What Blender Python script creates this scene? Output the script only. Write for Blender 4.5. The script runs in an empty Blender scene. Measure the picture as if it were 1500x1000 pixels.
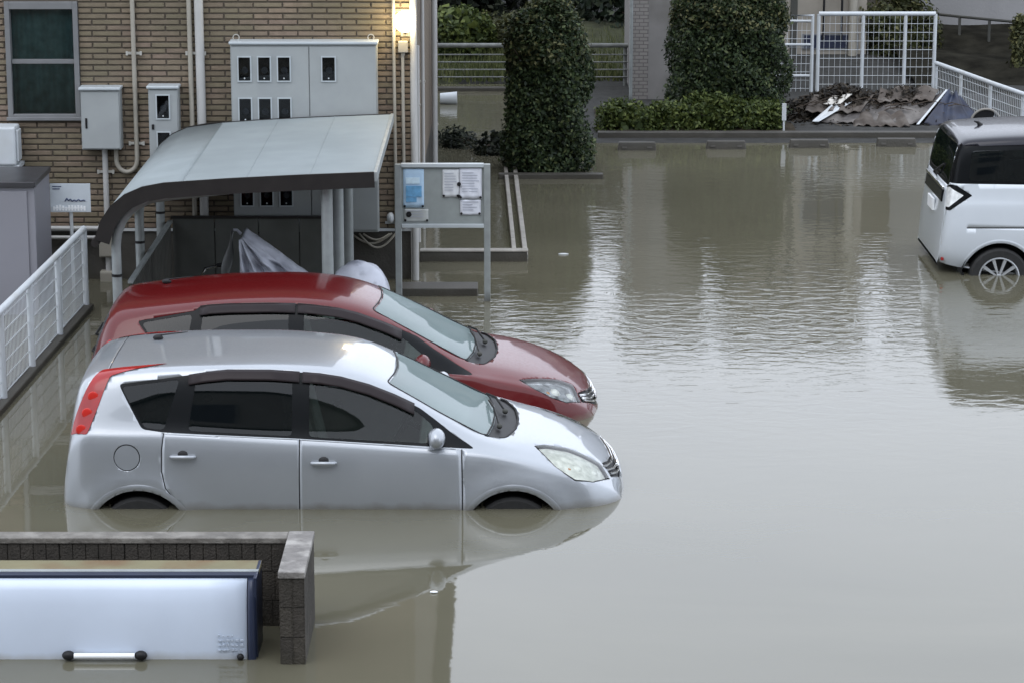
import bpy, bmesh, math, random
import numpy as np
from mathutils import Vector, Matrix
random.seed(7); RNG = np.random.default_rng(7)
R = math.radians
scene = bpy.context.scene
COL = scene.collection

# ---------------------------------------------------------------- camera, sky, sun, exposure
cam = bpy.data.cameras.new('camera'); cam_ob = bpy.data.objects.new('camera', cam); COL.objects.link(cam_ob)
cam_ob.location = (0, 0, 5.544); cam_ob.rotation_euler = (R(90 - 13.015), 0, 0)
cam.sensor_width = 36; cam.lens = 97.08; cam.clip_start = 0.1; cam.clip_end = 2000
scene.camera = cam_ob
SUN_EL, SUN_ROT = 58, 205
world = bpy.data.worlds.new('World'); scene.world = world; world.use_nodes = True
wn = world.node_tree.nodes; wl = world.node_tree.links
for n in list(wn): wn.remove(n)
w_out = wn.new('ShaderNodeOutputWorld'); w_bg = wn.new('ShaderNodeBackground'); w_sky = wn.new('ShaderNodeTexSky')
w_sky.sky_type = 'NISHITA'; w_sky.sun_disc = False; w_sky.sun_elevation = R(SUN_EL); w_sky.sun_rotation = R(SUN_ROT)
w_sky.air_density = 1.0; w_sky.dust_density = 3.0; w_sky.ozone_density = 1.0
w_hs = wn.new('ShaderNodeHueSaturation'); w_hs.inputs['Saturation'].default_value = 0.3
w_mx = wn.new('ShaderNodeMix'); w_mx.data_type = 'RGBA'; w_mx.inputs['Factor'].default_value = 0.72   # even cloud deck over the clear sky
w_mx.inputs['B'].default_value = (21.5, 23.2, 26.4, 1)
wl.new(w_sky.outputs[0], w_hs.inputs['Color']); wl.new(w_hs.outputs[0], w_mx.inputs['A'])
wl.new(w_mx.outputs['Result'], w_bg.inputs[0]); w_bg.inputs[1].default_value = 0.1
wl.new(w_bg.outputs[0], w_out.inputs[0])
sun = bpy.data.lights.new('sun', 'SUN'); sun.energy = 0.6; sun.angle = R(40); sun.color = (1.0, .97, .93)
sun_ob = bpy.data.objects.new('sun', sun); COL.objects.link(sun_ob)
sun_ob.rotation_euler = (R(90 - SUN_EL), 0, R(180 - SUN_ROT)); sun_ob.location = (0, 0, 30)
vs = scene.view_settings; vs.view_transform = 'Standard'; vs.look = 'None'; vs.exposure = 0.0; vs.gamma = 1; vs.use_curve_mapping = False
scene.render.resolution_x = 1024; scene.render.resolution_y = 682

# ---------------------------------------------------------------- materials
MATS = {}
def tide(m, col, top, amt):       # silt line left on a surface just above the flood level, ragged along its upper edge
    nt = m.node_tree; p = nt.nodes['Principled BSDF']; src = p.inputs['Base Color'].links[0].from_socket; N = nt.nodes.new; L = nt.links.new
    geo = N('ShaderNodeNewGeometry'); sp = N('ShaderNodeSeparateXYZ'); L(geo.outputs['Position'], sp.inputs[0])
    nz = N('ShaderNodeTexNoise'); nz.inputs['Scale'].default_value = 7; nz.inputs['Detail'].default_value = 6; L(geo.outputs['Position'], nz.inputs['Vector'])
    ad = N('ShaderNodeMath'); ad.operation = 'MULTIPLY_ADD'; ad.inputs[1].default_value = -top*1.6; L(nz.outputs['Fac'], ad.inputs[0]); L(sp.outputs['Z'], ad.inputs[2])
    mr = N('ShaderNodeMapRange'); mr.inputs['From Min'].default_value = -top*.8; mr.inputs['From Max'].default_value = top*.25; mr.inputs['To Min'].default_value = amt; mr.inputs['To Max'].default_value = 0; L(ad.outputs[0], mr.inputs['Value'])
    mx = N('ShaderNodeMix'); mx.data_type = 'RGBA'; mx.inputs['B'].default_value = (*col, 1); L(mr.outputs[0], mx.inputs['Factor']); L(src, mx.inputs['A']); L(mx.outputs['Result'], p.inputs['Base Color']); return m
def mat(name, col, rough=.6, metal=0, var=.12, scale=6, bump=0, bscale=60, coat=0, spec=.5, stain=None, stain_scale=1.2, stain_amt=.5):
    if name in MATS: return MATS[name]
    m = bpy.data.materials.new(name); m.use_nodes = True; nt = m.node_tree; p = nt.nodes['Principled BSDF']
    p.inputs['Roughness'].default_value = rough; p.inputs['Metallic'].default_value = metal
    p.inputs['Coat Weight'].default_value = coat; p.inputs['Coat Roughness'].default_value = .04
    p.inputs['Specular IOR Level'].default_value = spec
    tc = nt.nodes.new('ShaderNodeTexCoord'); geo = nt.nodes.new('ShaderNodeNewGeometry')
    nz = nt.nodes.new('ShaderNodeTexNoise'); nz.inputs['Scale'].default_value = scale; nz.inputs['Detail'].default_value = 6
    nt.links.new(geo.outputs['Position'], nz.inputs['Vector'])
    rp = nt.nodes.new('ShaderNodeValToRGB'); rp.color_ramp.elements[0].position = .3; rp.color_ramp.elements[1].position = .7
    rp.color_ramp.elements[0].color = (*[max(0, c * (1 - var)) for c in col], 1); rp.color_ramp.elements[1].color = (*[min(1, c * (1 + var)) for c in col], 1)
    nt.links.new(nz.outputs['Fac'], rp.inputs['Fac']); out = rp.outputs['Color']
    if stain:
        n2 = nt.nodes.new('ShaderNodeTexNoise'); n2.inputs['Scale'].default_value = stain_scale; n2.inputs['Detail'].default_value = 8
        nt.links.new(geo.outputs['Position'], n2.inputs['Vector'])
        r2 = nt.nodes.new('ShaderNodeValToRGB'); r2.color_ramp.elements[0].position = .48; r2.color_ramp.elements[1].position = .68
        r2.color_ramp.elements[0].color = (0, 0, 0, 1); r2.color_ramp.elements[1].color = (stain_amt,) * 3 + (1,)
        nt.links.new(n2.outputs['Fac'], r2.inputs['Fac'])
        mx = nt.nodes.new('ShaderNodeMix'); mx.data_type = 'RGBA'; mx.inputs['B'].default_value = (*stain, 1)
        nt.links.new(r2.outputs['Color'], mx.inputs['Factor']); nt.links.new(out, mx.inputs['A']); out = mx.outputs['Result']
    nt.links.new(out, p.inputs['Base Color'])
    if bump:
        n3 = nt.nodes.new('ShaderNodeTexNoise'); n3.inputs['Scale'].default_value = bscale; n3.inputs['Detail'].default_value = 5
        nt.links.new(geo.outputs['Position'], n3.inputs['Vector'])
        b = nt.nodes.new('ShaderNodeBump'); b.inputs['Strength'].default_value = bump; b.inputs['Distance'].default_value = .02
        nt.links.new(n3.outputs['Fac'], b.inputs['Height']); nt.links.new(b.outputs['Normal'], p.inputs['Normal'])
    MATS[name] = m; return m
def glass(name, tint, rough=.02, ior=1.5):
    if name in MATS: return MATS[name]
    m = bpy.data.materials.new(name); m.use_nodes = True; nt = m.node_tree
    for n in list(nt.nodes): nt.nodes.remove(n)
    o = nt.nodes.new('ShaderNodeOutputMaterial'); mx = nt.nodes.new('ShaderNodeMixShader'); tr = nt.nodes.new('ShaderNodeBsdfTransparent'); gl = nt.nodes.new('ShaderNodeBsdfGlossy'); fr = nt.nodes.new('ShaderNodeFresnel')
    tr.inputs[0].default_value = (*tint, 1); gl.inputs['Roughness'].default_value = rough; fr.inputs[0].default_value = ior
    nt.links.new(fr.outputs[0], mx.inputs[0]); nt.links.new(tr.outputs[0], mx.inputs[1]); nt.links.new(gl.outputs[0], mx.inputs[2]); nt.links.new(mx.outputs[0], o.inputs[0])
    MATS[name] = m; return m
def filmed(name, tint, film_col, amt):        # clear glass plus a film colour; on the windscreen it paints in reflected sky
    m = glass(name, tint); nt = m.node_tree; o = nt.nodes['Material Output']; src = o.inputs[0].links[0].from_socket
    df = nt.nodes.new('ShaderNodeBsdfDiffuse'); df.inputs[0].default_value = (*film_col, 1); mx = nt.nodes.new('ShaderNodeMixShader'); mx.inputs[0].default_value = amt
    nt.links.new(src, mx.inputs[1]); nt.links.new(df.outputs[0], mx.inputs[2]); nt.links.new(mx.outputs[0], o.inputs[0]); return m
def emis(name, col, st):
    m = bpy.data.materials.new(name); m.use_nodes = True; p = m.node_tree.nodes['Principled BSDF']
    p.inputs['Base Color'].default_value = (.8, .8, .78, 1); p.inputs['Emission Color'].default_value = (*col, 1); p.inputs['Emission Strength'].default_value = st
    MATS[name] = m; return m
def carpaint(name, col, metal, rough):
    m = mat(name, col, rough, metal, .03, 2.5, coat=1.0)
    nt = m.node_tree; p = nt.nodes['Principled BSDF']; p.inputs['Coat Roughness'].default_value = .05
    # rain film: dirt specks break up the gloss
    geo = nt.nodes.new('ShaderNodeNewGeometry'); n = nt.nodes.new('ShaderNodeTexNoise'); n.inputs['Scale'].default_value = 45; n.inputs['Detail'].default_value = 4
    nt.links.new(geo.outputs['Position'], n.inputs['Vector'])
    mr = nt.nodes.new('ShaderNodeMapRange'); mr.inputs['From Min'].default_value = .35; mr.inputs['From Max'].default_value = .7; mr.inputs['To Min'].default_value = rough - .02; mr.inputs['To Max'].default_value = rough + .05
    nt.links.new(n.outputs['Fac'], mr.inputs['Value']); nt.links.new(mr.outputs[0], p.inputs['Roughness'])
    return m
def brickwall(name, c1, c2, mortar, bw=.235, bh=.065, axis='XZ'):
    m = bpy.data.materials.new(name); m.use_nodes = True; nt = m.node_tree; p = nt.nodes['Principled BSDF']; p.inputs['Roughness'].default_value = .8
    geo = nt.nodes.new('ShaderNodeNewGeometry'); sp = nt.nodes.new('ShaderNodeSeparateXYZ'); cb = nt.nodes.new('ShaderNodeCombineXYZ')
    nt.links.new(geo.outputs['Position'], sp.inputs[0]); nt.links.new(sp.outputs[axis[0]], cb.inputs['X']); nt.links.new(sp.outputs['Z'], cb.inputs['Y'])
    b = nt.nodes.new('ShaderNodeTexBrick'); b.inputs['Scale'].default_value = 1; b.inputs['Brick Width'].default_value = bw; b.inputs['Row Height'].default_value = bh; b.inputs['Mortar Size'].default_value = .006
    b.inputs['Color1'].default_value = (*c1, 1); b.inputs['Color2'].default_value = (*c2, 1); b.inputs['Mortar'].default_value = (*mortar, 1)
    nt.links.new(cb.outputs[0], b.inputs['Vector']); nt.links.new(b.outputs['Color'], p.inputs['Base Color'])
    bu = nt.nodes.new('ShaderNodeBump'); bu.inputs['Strength'].default_value = .6; bu.inputs['Distance'].default_value = .01; bu.invert = True
    nt.links.new(b.outputs['Fac'], bu.inputs['Height']); nt.links.new(bu.outputs[0], p.inputs['Normal'])
    MATS[name] = m; return m
def leafmat(name, stops, rough=.55):
    m = bpy.data.materials.new(name); m.use_nodes = True; nt = m.node_tree; p = nt.nodes['Principled BSDF']; p.inputs['Roughness'].default_value = rough; p.inputs['Specular IOR Level'].default_value = .28
    at = nt.nodes.new('ShaderNodeAttribute'); at.attribute_name = 'tint'; rp = nt.nodes.new('ShaderNodeValToRGB')
    el = rp.color_ramp.elements
    while len(el) < len(stops): el.new(.5)
    for e, (ps, c) in zip(el, stops): e.position = ps; e.color = (*c, 1)
    nt.links.new(at.outputs['Fac'], rp.inputs[0]); nt.links.new(rp.outputs[0], p.inputs['Base Color'])
    tl = nt.nodes.new('ShaderNodeBsdfTranslucent'); nt.links.new(rp.outputs[0], tl.inputs[0]); mx = nt.nodes.new('ShaderNodeMixShader'); mx.inputs[0].default_value = .2
    o = nt.nodes['Material Output']; nt.links.new(p.outputs[0], mx.inputs[1]); nt.links.new(tl.outputs[0], mx.inputs[2]); nt.links.new(mx.outputs[0], o.inputs[0])
    MATS[name] = m; return m

# ---------------------------------------------------------------- mesh helpers
class MB:
    def __init__(s): s.v = []; s.f = []
    def add(s, v, f):
        o = len(s.v); s.v += [tuple(p) for p in v]; s.f += [tuple(i + o for i in q) for q in f]; return s
    def box(s, x0, x1, y0, y1, z0, z1):
        return s.add([(x0,y0,z0),(x1,y0,z0),(x1,y1,z0),(x0,y1,z0),(x0,y0,z1),(x1,y0,z1),(x1,y1,z1),(x0,y1,z1)],
                     [(0,3,2,1),(4,5,6,7),(0,1,5,4),(1,2,6,5),(2,3,7,6),(3,0,4,7)])
    def obox(s, c, sx, sy, sz, rz=0, rx=0, ry=0):
        m = Matrix.Translation(c) @ Matrix.Rotation(rz, 4, 'Z') @ Matrix.Rotation(ry, 4, 'Y') @ Matrix.Rotation(rx, 4, 'X')
        k = MB().box(-sx/2, sx/2, -sy/2, sy/2, -sz/2, sz/2)
        return s.add([m @ Vector(p) for p in k.v], k.f)
    def tube(s, path, r, n=10, caps=True):
        P = [Vector(p) for p in path]; rs = r if isinstance(r, (list, tuple)) else [r] * len(P); o = len(s.v); up = None
        for i, p in enumerate(P):
            t = (P[min(i+1, len(P)-1)] - P[max(i-1, 0)]).normalized()
            if up is None: up = Vector((0,0,1)) if abs(t.z) < .9 else Vector((1,0,0))
            a = t.cross(up).normalized(); b = a.cross(t).normalized(); up = b
            s.v += [tuple(p + (a*math.cos(2*math.pi*k/n) + b*math.sin(2*math.pi*k/n)) * rs[i]) for k in range(n)]
        for i in range(len(P)-1):
            for k in range(n):
                s.f.append((o+i*n+k, o+i*n+(k+1)%n, o+(i+1)*n+(k+1)%n, o+(i+1)*n+k))
        if caps: s.f += [tuple(o+k for k in range(n))[::-1], tuple(o+(len(P)-1)*n+k for k in range(n))]
        return s
    def lathe(s, prof, c, axis='Z', n=32, a0=0, a1=2*math.pi):
        o = len(s.v); full = abs(a1-a0-2*math.pi) < 1e-6; m = n if full else n+1
        for (r, h) in prof:
            for k in range(m):
                a = a0 + (a1-a0)*k/n; q = (r*math.cos(a), r*math.sin(a))
                p = {'Z': (q[0], q[1], h), 'Y': (q[0], h, q[1]), 'X': (h, q[0], q[1])}[axis]
                s.v.append((c[0]+p[0], c[1]+p[1], c[2]+p[2]))
        for i in range(len(prof)-1):
            for k in range(m if full else n):
                s.f.append((o+i*m+k, o+i*m+(k+1)%m, o+(i+1)*m+(k+1)%m, o+(i+1)*m+k))
        return s
    def ball(s, c, r, n=16, sc=(1,1,1)):
        prof = [(max(1e-4, r*math.sin(math.pi*i/(n//2))), -r*math.cos(math.pi*i/(n//2))) for i in range(n//2+1)]
        k = MB().lathe(prof, (0,0,0), 'Z', n); return s.add([(c[0]+p[0]*sc[0], c[1]+p[1]*sc[1], c[2]+p[2]*sc[2]) for p in k.v], k.f)
    def extrude(s, prof, y0, y1):        # closed XZ profile pushed along Y
        n = len(prof); v = [(x, y0, z) for x, z in prof] + [(x, y1, z) for x, z in prof]
        f = [(i, (i+1)%n, n+(i+1)%n, n+i) for i in range(n)] + [tuple(range(n))[::-1], tuple(range(n, 2*n))]
        return s.add(v, f)
    def grid(s, A):
        A = np.asarray(A); n, m = A.shape[:2]; o = len(s.v); s.v += [tuple(p) for p in A.reshape(-1, 3)]
        s.f += [(o+i*m+j, o+i*m+j+1, o+(i+1)*m+j+1, o+(i+1)*m+j) for i in range(n-1) for j in range(m-1)]; return s
def rootloc(o):
    v = Vector((0,0,0))
    while o is not None: v = v + o.location; o = o.parent
    return v
def obj(name, mb, m, parent=None, smooth=False, bevel=0, solid=0, local=False, recalc=True, kind=None):
    me = bpy.data.meshes.new(name)
    off = Vector((0,0,0)) if (local or parent is None) else rootloc(parent)
    me.from_pydata([(p[0]-off.x, p[1]-off.y, p[2]-off.z) for p in mb.v], [], mb.f)
    if recalc:
        b = bmesh.new(); b.from_mesh(me); bmesh.ops.recalc_face_normals(b, faces=b.faces); b.to_mesh(me); b.free()
    me.materials.append(m)
    if smooth:
        me.polygons.foreach_set('use_smooth', [True]*len(me.polygons))
        if smooth != 'full': me.set_sharp_from_angle(angle=R(38))
    me.update()
    o = bpy.data.objects.new(name, me); COL.objects.link(o)
    if parent is not None: o.parent = parent
    if bevel:
        md = o.modifiers.new('bevel', 'BEVEL'); md.width = bevel; md.segments = 2; md.limit_method = 'ANGLE'
    if solid:
        md = o.modifiers.new('solid', 'SOLIDIFY'); md.thickness = solid; md.offset = 0
    if kind: o['kind'] = kind
    return o
def tag(o, label=None, cat=None, group=None, kind=None):
    if label: o['label'] = label
    if cat: o['category'] = cat
    if group: o['group'] = group
    if kind: o['kind'] = kind
    return o
def thing(name, label, cat, loc=(0,0,0), group=None):
    o = bpy.data.objects.new(name, None); COL.objects.link(o); o.location = loc; o.empty_display_size = .2
    return tag(o, label, cat, group)
def single(name, mb, m, label, cat, group=None, **k):
    return tag(obj(name, mb, m, **k), label, cat, group)
def struct(name, mb, m, **k):
    return tag(obj(name, mb, m, **k), kind='structure')
def share(src, name, loc, parent=None):
    c = src.copy(); c.name = name; c.location = loc; COL.objects.link(c); c.parent = parent; return c
def arc(cx, cz, r, a0, a1, n=10):
    return [(cx + r*math.cos(R(a0+(a1-a0)*i/n)), cz + r*math.sin(R(a0+(a1-a0)*i/n))) for i in range(n+1)]
# ---------------------------------------------------------------- palette
M_ALU = mat('window_aluminium', (.19,.195,.20), .45, .2, .08)
M_WHITE = mat('white_paint', (.52,.555,.58), .45, 0, .06, 5, stain=(.45,.44,.40), stain_scale=3, stain_amt=.35)
M_CAB = mat('cabinet_paint', (.305,.325,.325), .5, 0, .05, 4, stain=(.24,.26,.27), stain_scale=2.2, stain_amt=.4)
M_CABLID = mat('cabinet_lid', (.44,.48,.50), .4, .1, .05)
M_PIPE = mat('pipe_cream', (.32,.30,.255), .5, 0, .08, 6)
M_PIPEW = mat('pipe_white', (.43,.43,.42), .45, 0, .06, 6)
M_STEEL = mat('galvanised', (.30,.325,.325), .5, .3, .12, 9)
M_BRACK = mat('bracket', (.55,.54,.50), .4, .5, .1)
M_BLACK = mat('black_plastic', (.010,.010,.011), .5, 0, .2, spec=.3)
M_DARK = mat('dark_panel', (.048,.049,.043), .7, .0, .2, 4, stain=(.075,.072,.06), stain_scale=2.5)
M_CONC = mat('concrete_wet', (.062,.058,.050), .6, 0, .25, 4, bump=.25, bscale=40, stain=(.036,.035,.029), stain_scale=2.0, stain_amt=.7)
M_CONCL = mat('concrete_pale', (.28,.265,.24), .7, 0, .2, 5, bump=.3, bscale=40, stain=(.20,.19,.16), stain_scale=3.5, stain_amt=.6)
M_ASPH = mat('asphalt', (.04,.04,.038), .8, 0, .25, 8, bump=.4, spec=.2)
M_SOIL = mat('soil', (.040,.033,.024), .9, 0, .4, 5, bump=.6, bscale=25, spec=.1)
M_BARK = mat('bark', (.06,.045,.033), .9, 0, .3, 12, bump=.5)
M_GLASSD = glass('window_glass', (.60,.70,.70))
M_RUB = mat('rubber', (.02,.02,.02), .7, 0, .2)
M_CHROME = mat('chrome', (.8,.8,.8), .12, 1, .03)

# ---------------------------------------------------------------- ground and water
def ground_z(x, y):
    pts = [(-40,-1.2),(10,-.62),(19.5,-.52),(21.9,-.50),(27.6,-.33),(34,-.06),(35.3,0.0),(37,.05),(60,.1)]
    z = np.interp(y, [p[0] for p in pts], [p[1] for p in pts])
    if x < 1.0: z = min(z, -.25)           # the left strip beside the apartment building stays flooded
    if y > 41.2: z = .02 + .10*min(6, y-41.2)
    return float(z)
xs = np.r_[-400, -60, np.linspace(-16, 22, 77), 60, 400]; ys = np.r_[-300, -40, np.linspace(0, 60, 121), 90, 600]
mb = MB().grid(np.array([[(x, y, ground_z(x, min(y, 48)) if -20 < x < 25 and -45 < y < 61 else (-.9 if y < 40 else .3)) for x in xs] for y in ys]))
struct('ground', mb, M_ASPH, smooth='full')
def water_material():
    m = bpy.data.materials.new('flood_water'); m.use_nodes = True; nt = m.node_tree; p = nt.nodes['Principled BSDF']; N = nt.nodes.new; L = nt.links.new
    p.inputs['IOR'].default_value = 1.5; p.inputs['Roughness'].default_value = .025; p.inputs['Specular IOR Level'].default_value = .5
    geo = N('ShaderNodeNewGeometry')
    def noise(scale, detail, sx=1, sy=1, rot=0, dist=0):
        mp = N('ShaderNodeMapping'); mp.inputs['Scale'].default_value = (sx, sy, 1); mp.inputs['Rotation'].default_value = (0, 0, rot)
        L(geo.outputs['Position'], mp.inputs[0]); n = N('ShaderNodeTexNoise'); n.inputs['Scale'].default_value = scale; n.inputs['Detail'].default_value = detail; n.inputs['Distortion'].default_value = dist
        L(mp.outputs[0], n.inputs['Vector']); return n.outputs['Fac']
    # silt clouds
    rp = N('ShaderNodeValToRGB'); rp.color_ramp.elements[0].position = .3; rp.color_ramp.elements[1].position = .75
    rp.color_ramp.elements[0].color = (.103,.097,.068,1); rp.color_ramp.elements[1].color = (.126,.118,.084,1)
    L(noise(.35, 5, 1, 1.6, .4, .6), rp.inputs[0]); L(rp.outputs[0], p.inputs['Base Color'])
    # ripples: where the breeze reaches, in patches
    mr = N('ShaderNodeMapRange'); mr.inputs['From Min'].default_value = .42; mr.inputs['From Max'].default_value = .66; mr.inputs['To Min'].default_value = .03; mr.inputs['To Max'].default_value = .24
    L(noise(.16, 3, 1, 1, .5), mr.inputs['Value'])
    sp = N('ShaderNodeSeparateXYZ'); L(geo.outputs['Position'], sp.inputs[0])
    far = N('ShaderNodeMapRange'); far.inputs['From Min'].default_value = 19.5; far.inputs['From Max'].default_value = 25; far.inputs['To Min'].default_value = .02; far.inputs['To Max'].default_value = 1
    L(sp.outputs['Y'], far.inputs['Value'])
    mu = N('ShaderNodeMath'); mu.operation = 'MULTIPLY'; L(mr.outputs[0], mu.inputs[0]); L(far.outputs[0], mu.inputs[1])
    b1 = N('ShaderNodeBump'); b1.inputs['Distance'].default_value = .03; L(mu.outputs[0], b1.inputs['Strength']); L(noise(6.2, 4, .75, 1.25, .12, .6), b1.inputs['Height'])
    b2 = N('ShaderNodeBump'); b2.inputs['Distance'].default_value = .02; b2.inputs['Strength'].default_value = .05; L(noise(1.7, 4, .8, 1.3, -.2, .6), b2.inputs['Height']); L(b1.outputs[0], b2.inputs['Normal'])
    L(b2.outputs[0], p.inputs['Normal'])
    return m
M_WATER = water_material()
def wave_z(x, y):           # slow swell of the wake around the silver car
    return .0
mb = MB().grid(np.array([[(x, y, 0) for x in np.linspace(-60, 60, 41)] for y in np.linspace(-40, 41.0, 55)]))
struct('water', mb, M_WATER, smooth='full')

# ---------------------------------------------------------------- apartment building
FY = 26.70
T_FACE = mat('tile_mortar', (.088,.072,.056), .9, 0, .15, 20, bump=.3)
TILE = [mat('brick_tile_%d' % i, c, .75, 0, .14, 14, bump=.25, bscale=90, stain=(.135,.118,.075), stain_scale=1.1, stain_amt=.75) for i, c in enumerate([(.192,.150,.106),(.178,.142,.098),(.208,.160,.112),(.190,.142,.106),(.176,.145,.096)])]
M_SIDEB = brickwall('side_tiles', (.165,.128,.092), (.148,.116,.082), (.08,.066,.05), axis='YZ')
M_UPB = brickwall('upper_tiles', (.17,.13,.092), (.15,.118,.082), (.08,.066,.05))
bld = thing('apartment_building', 'tan brick tiled apartment building with meter cabinet and sash window', 'building', (-5, FY, 0))
WX0, WX1, WZ0, WZ1 = -4.90, -4.19, 1.60, 2.74
mb = MB()
for (a, b_, z0, z1) in ((-9.5, WX0, .5, 3.0), (WX1, -.985, .5, 3.0), (WX0, WX1, .5, WZ0), (WX0, WX1, WZ1, 3.0)):
    mb.box(a, b_, FY, FY + .12, z0, z1)
obj('wall', mb, T_FACE, bld)
obj('upper_wall', MB().box(-9.5, -.985, FY, FY+.12, 3.0, 6.3), M_UPB, bld)
obj('side_wall', MB().box(-1.105, -.985, FY+.122, 36.5, .5, 6.3), M_SIDEB, bld)
obj('rear_wall', MB().box(-9.5, -1.107, 36.38, 36.5, .5, 6.3), M_UPB, bld)
obj('foundation', MB().box(-9.5, -.995, FY+.01, 36.49, -.7, .498), M_CONC, bld)
obj('flashing', MB().box(-9.5, -.972, FY-.014, FY+.006, .485, .512), M_WHITE, bld)
obj('roof', MB().box(-9.8, -.78, FY-.3, 36.8, 6.302, 6.48), M_DARK, bld, bevel=.02)
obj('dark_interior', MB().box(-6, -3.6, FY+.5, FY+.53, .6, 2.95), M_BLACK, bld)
# tiles, one mesh per colour, shared
def tile_mesh(w, h, m, i):
    me = bpy.data.meshes.new('brick'); t = .012; e = .004
    k = MB(); k.add([(0,0,0),(w,0,0),(w,0,h),(0,0,h),(e,-t,e),(w-e,-t,e),(w-e,-t,h-e),(e,-t,h-e)], [(4,5,6,7),(0,1,5,4),(1,2,6,5),(2,3,7,6),(3,0,4,7)])
    me.from_pydata(k.v, [], k.f); me.materials.append(m); return me
BWD, BHT = .284, .0555
tiles = []; stuff = MB(); row = 0; z = .518
while z < 2.985:
    x = -9.45 + (row % 2) * BWD / 2
    while x < -.99:
        w = min(BWD - .013, -.987 - x); x1 = x + w; segs = [(x, x1)]
        if z + BHT > WZ0 and z < WZ1:
            segs = []
            if x < WX0: segs.append((x, min(x1, WX0)))
            if x1 > WX1: segs.append((max(x, WX1), x1))
        for a, b_ in segs:
            if b_ - a > .03: tiles.append((a, b_ - a, z))
        x += BWD
    z += BHT; row += 1
def hidden(a, w, z):
    c = a + w/2
    return (-2.72 < c < -1.29 and z < 2.36) or (-3.3 < c < -1.2 and z < 1.62) or (-4.16 < c < -3.79 and 1.3 < z < 1.9) or c < -5.02 or z > 2.74 or (c < -4.3 and z < 1.2)
vis = [t for t in tiles if not hidden(*t)]
random.shuffle(vis); vis.sort(key=lambda t: -min(t[1], .2)); picked = set(vis[:300]); cache = {}
for t in tiles:
    a, w, z = t; ci = random.randrange(5); key = (round(w, 3), ci)
    if t in picked:
        if key not in cache: cache[key] = tile_mesh(w, BHT - .014, TILE[ci], ci)
        o = bpy.data.objects.new('brick', cache[key]); COL.objects.link(o); o.parent = bld
        o.location = (a + 5 + random.uniform(-.0015, .0015), random.uniform(-.003, .002), z)
    else:
        e = .004; h = BHT - .014; d = FY; s_ = random.uniform(-.003, .002)
        stuff.add([(a,d,z),(a+w,d,z),(a+w,d,z+h),(a,d,z+h),(a+e,d-.012+s_,z+e),(a+w-e,d-.012+s_,z+e),(a+w-e,d-.012+s_,z+h-e),(a+e,d-.012+s_,z+h-e)], [(4,5,6,7),(0,1,5,4),(1,2,6,5),(2,3,7,6),(3,0,4,7)])
so = obj('bricks', stuff, TILE[0], bld, recalc=False, kind='stuff')
for m in TILE[1:]: so.data.materials.append(m)
for p_ in so.data.polygons: p_.material_index = (p_.index // 5 * 7919) % 5
# sash window
win = obj('window', MB().box(WX0+.002, WX0+.05, FY-.05, FY+.08, WZ0+.002, WZ1-.002).box(WX1-.05, WX1-.002, FY-.05, FY+.08, WZ0+.002, WZ1-.002).box(WX0+.05, WX1-.05, FY-.05, FY+.08, WZ1-.075, WZ1-.002).box(WX0+.05, WX1-.05, FY-.05, FY+.08, WZ0+.002, WZ0+.045), M_ALU, bld, bevel=.004)
obj('sill', MB().box(WX0-.01, WX1+.01, FY-.075, FY-.051, WZ0-.012, WZ0+.02), M_ALU, win, bevel=.003)
obj('meeting_rail', MB().box(WX0+.052, WX1-.052, FY-.02, FY+.04, 2.135, 2.175), M_ALU, win, bevel=.003)
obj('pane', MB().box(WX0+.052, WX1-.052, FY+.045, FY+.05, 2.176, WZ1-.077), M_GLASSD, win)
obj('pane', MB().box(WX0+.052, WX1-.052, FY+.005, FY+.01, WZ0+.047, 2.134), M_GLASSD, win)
cw = MB(); M_CURT = mat('curtain_cloth', (.25,.31,.31), .8, 0, .3, 9)
cw.grid(np.array([[(x, FY+.095+.016*math.sin(x*62)+.010*math.sin(x*23), zz) for x in np.linspace(WX0+.04, WX1-.04, 70)] for zz in (WZ0, WZ1)]))
obj('curtain', cw, M_CURT, win, smooth='full', solid=.004)

def cabinet(name, x0, x1, z0, z1, dep, label, lid=True, doors=1, cat='cabinet'):
    t = thing(name, label, cat, ((x0+x1)/2, FY-.012, z0))
    obj('casing', MB().box(x0, x1, FY-dep, FY-.014, z0, z1), M_CAB, t, bevel=.006)
    w = (x1 - x0) / doors
    if lid: obj('lid', MB().box(x0-.012, x1+.012, FY-dep-.035, FY-.016, z1+.001, z1+.03), M_CABLID, t, bevel=.008)
    return t
def meter_window(t, x0, x1, z0, z1, y):
    fr = obj('meter_window', MB().box(x0-.012, x0, y-.012, y-.001, z0-.012, z1+.012).box(x1, x1+.012, y-.012, y-.001, z0-.012, z1+.012).box(x0, x1, y-.012, y-.001, z0-.012, z0).box(x0, x1, y-.012, y-.001, z1, z1+.012), M_CABLID, t)
    obj('backing', MB().box(x0, x1, y-.003, y-.001, z0, z1), M_BLACK, fr)
    cx = (x0+x1)/2; cz = (z0+z1)/2
    obj('dial', MB().lathe([(.001,-.008),(.03,-.008),(.034,-.004)], (cx+.004, y-.001, cz-.012), 'Y', 14), mat('dial_face', (.30,.31,.32), .5), fr)
    obj('seal', MB().ball((cx, y-.010, z0+.022), .008, 8), M_WHITE, fr)
    obj('pane', MB().box(x0, x1, y-.0105, y-.009, z0, z1), glass('meter_glass', (.5,.53,.56)), fr)
mc = cabinet('meter_cabinet', -2.71, -1.30, .51, 2.345, .20, 'large grey electric meter cabinet with rows of dark meter windows')
obj('door', MB().box(-2.70, -1.957, FY-.216, FY-.201, .535, 2.325), M_CAB, mc, bevel=.003)
obj('door', MB().box(-1.948, -1.31, FY-.216, FY-.201, .535, 2.325), M_CAB, mc, bevel=.003)
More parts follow.
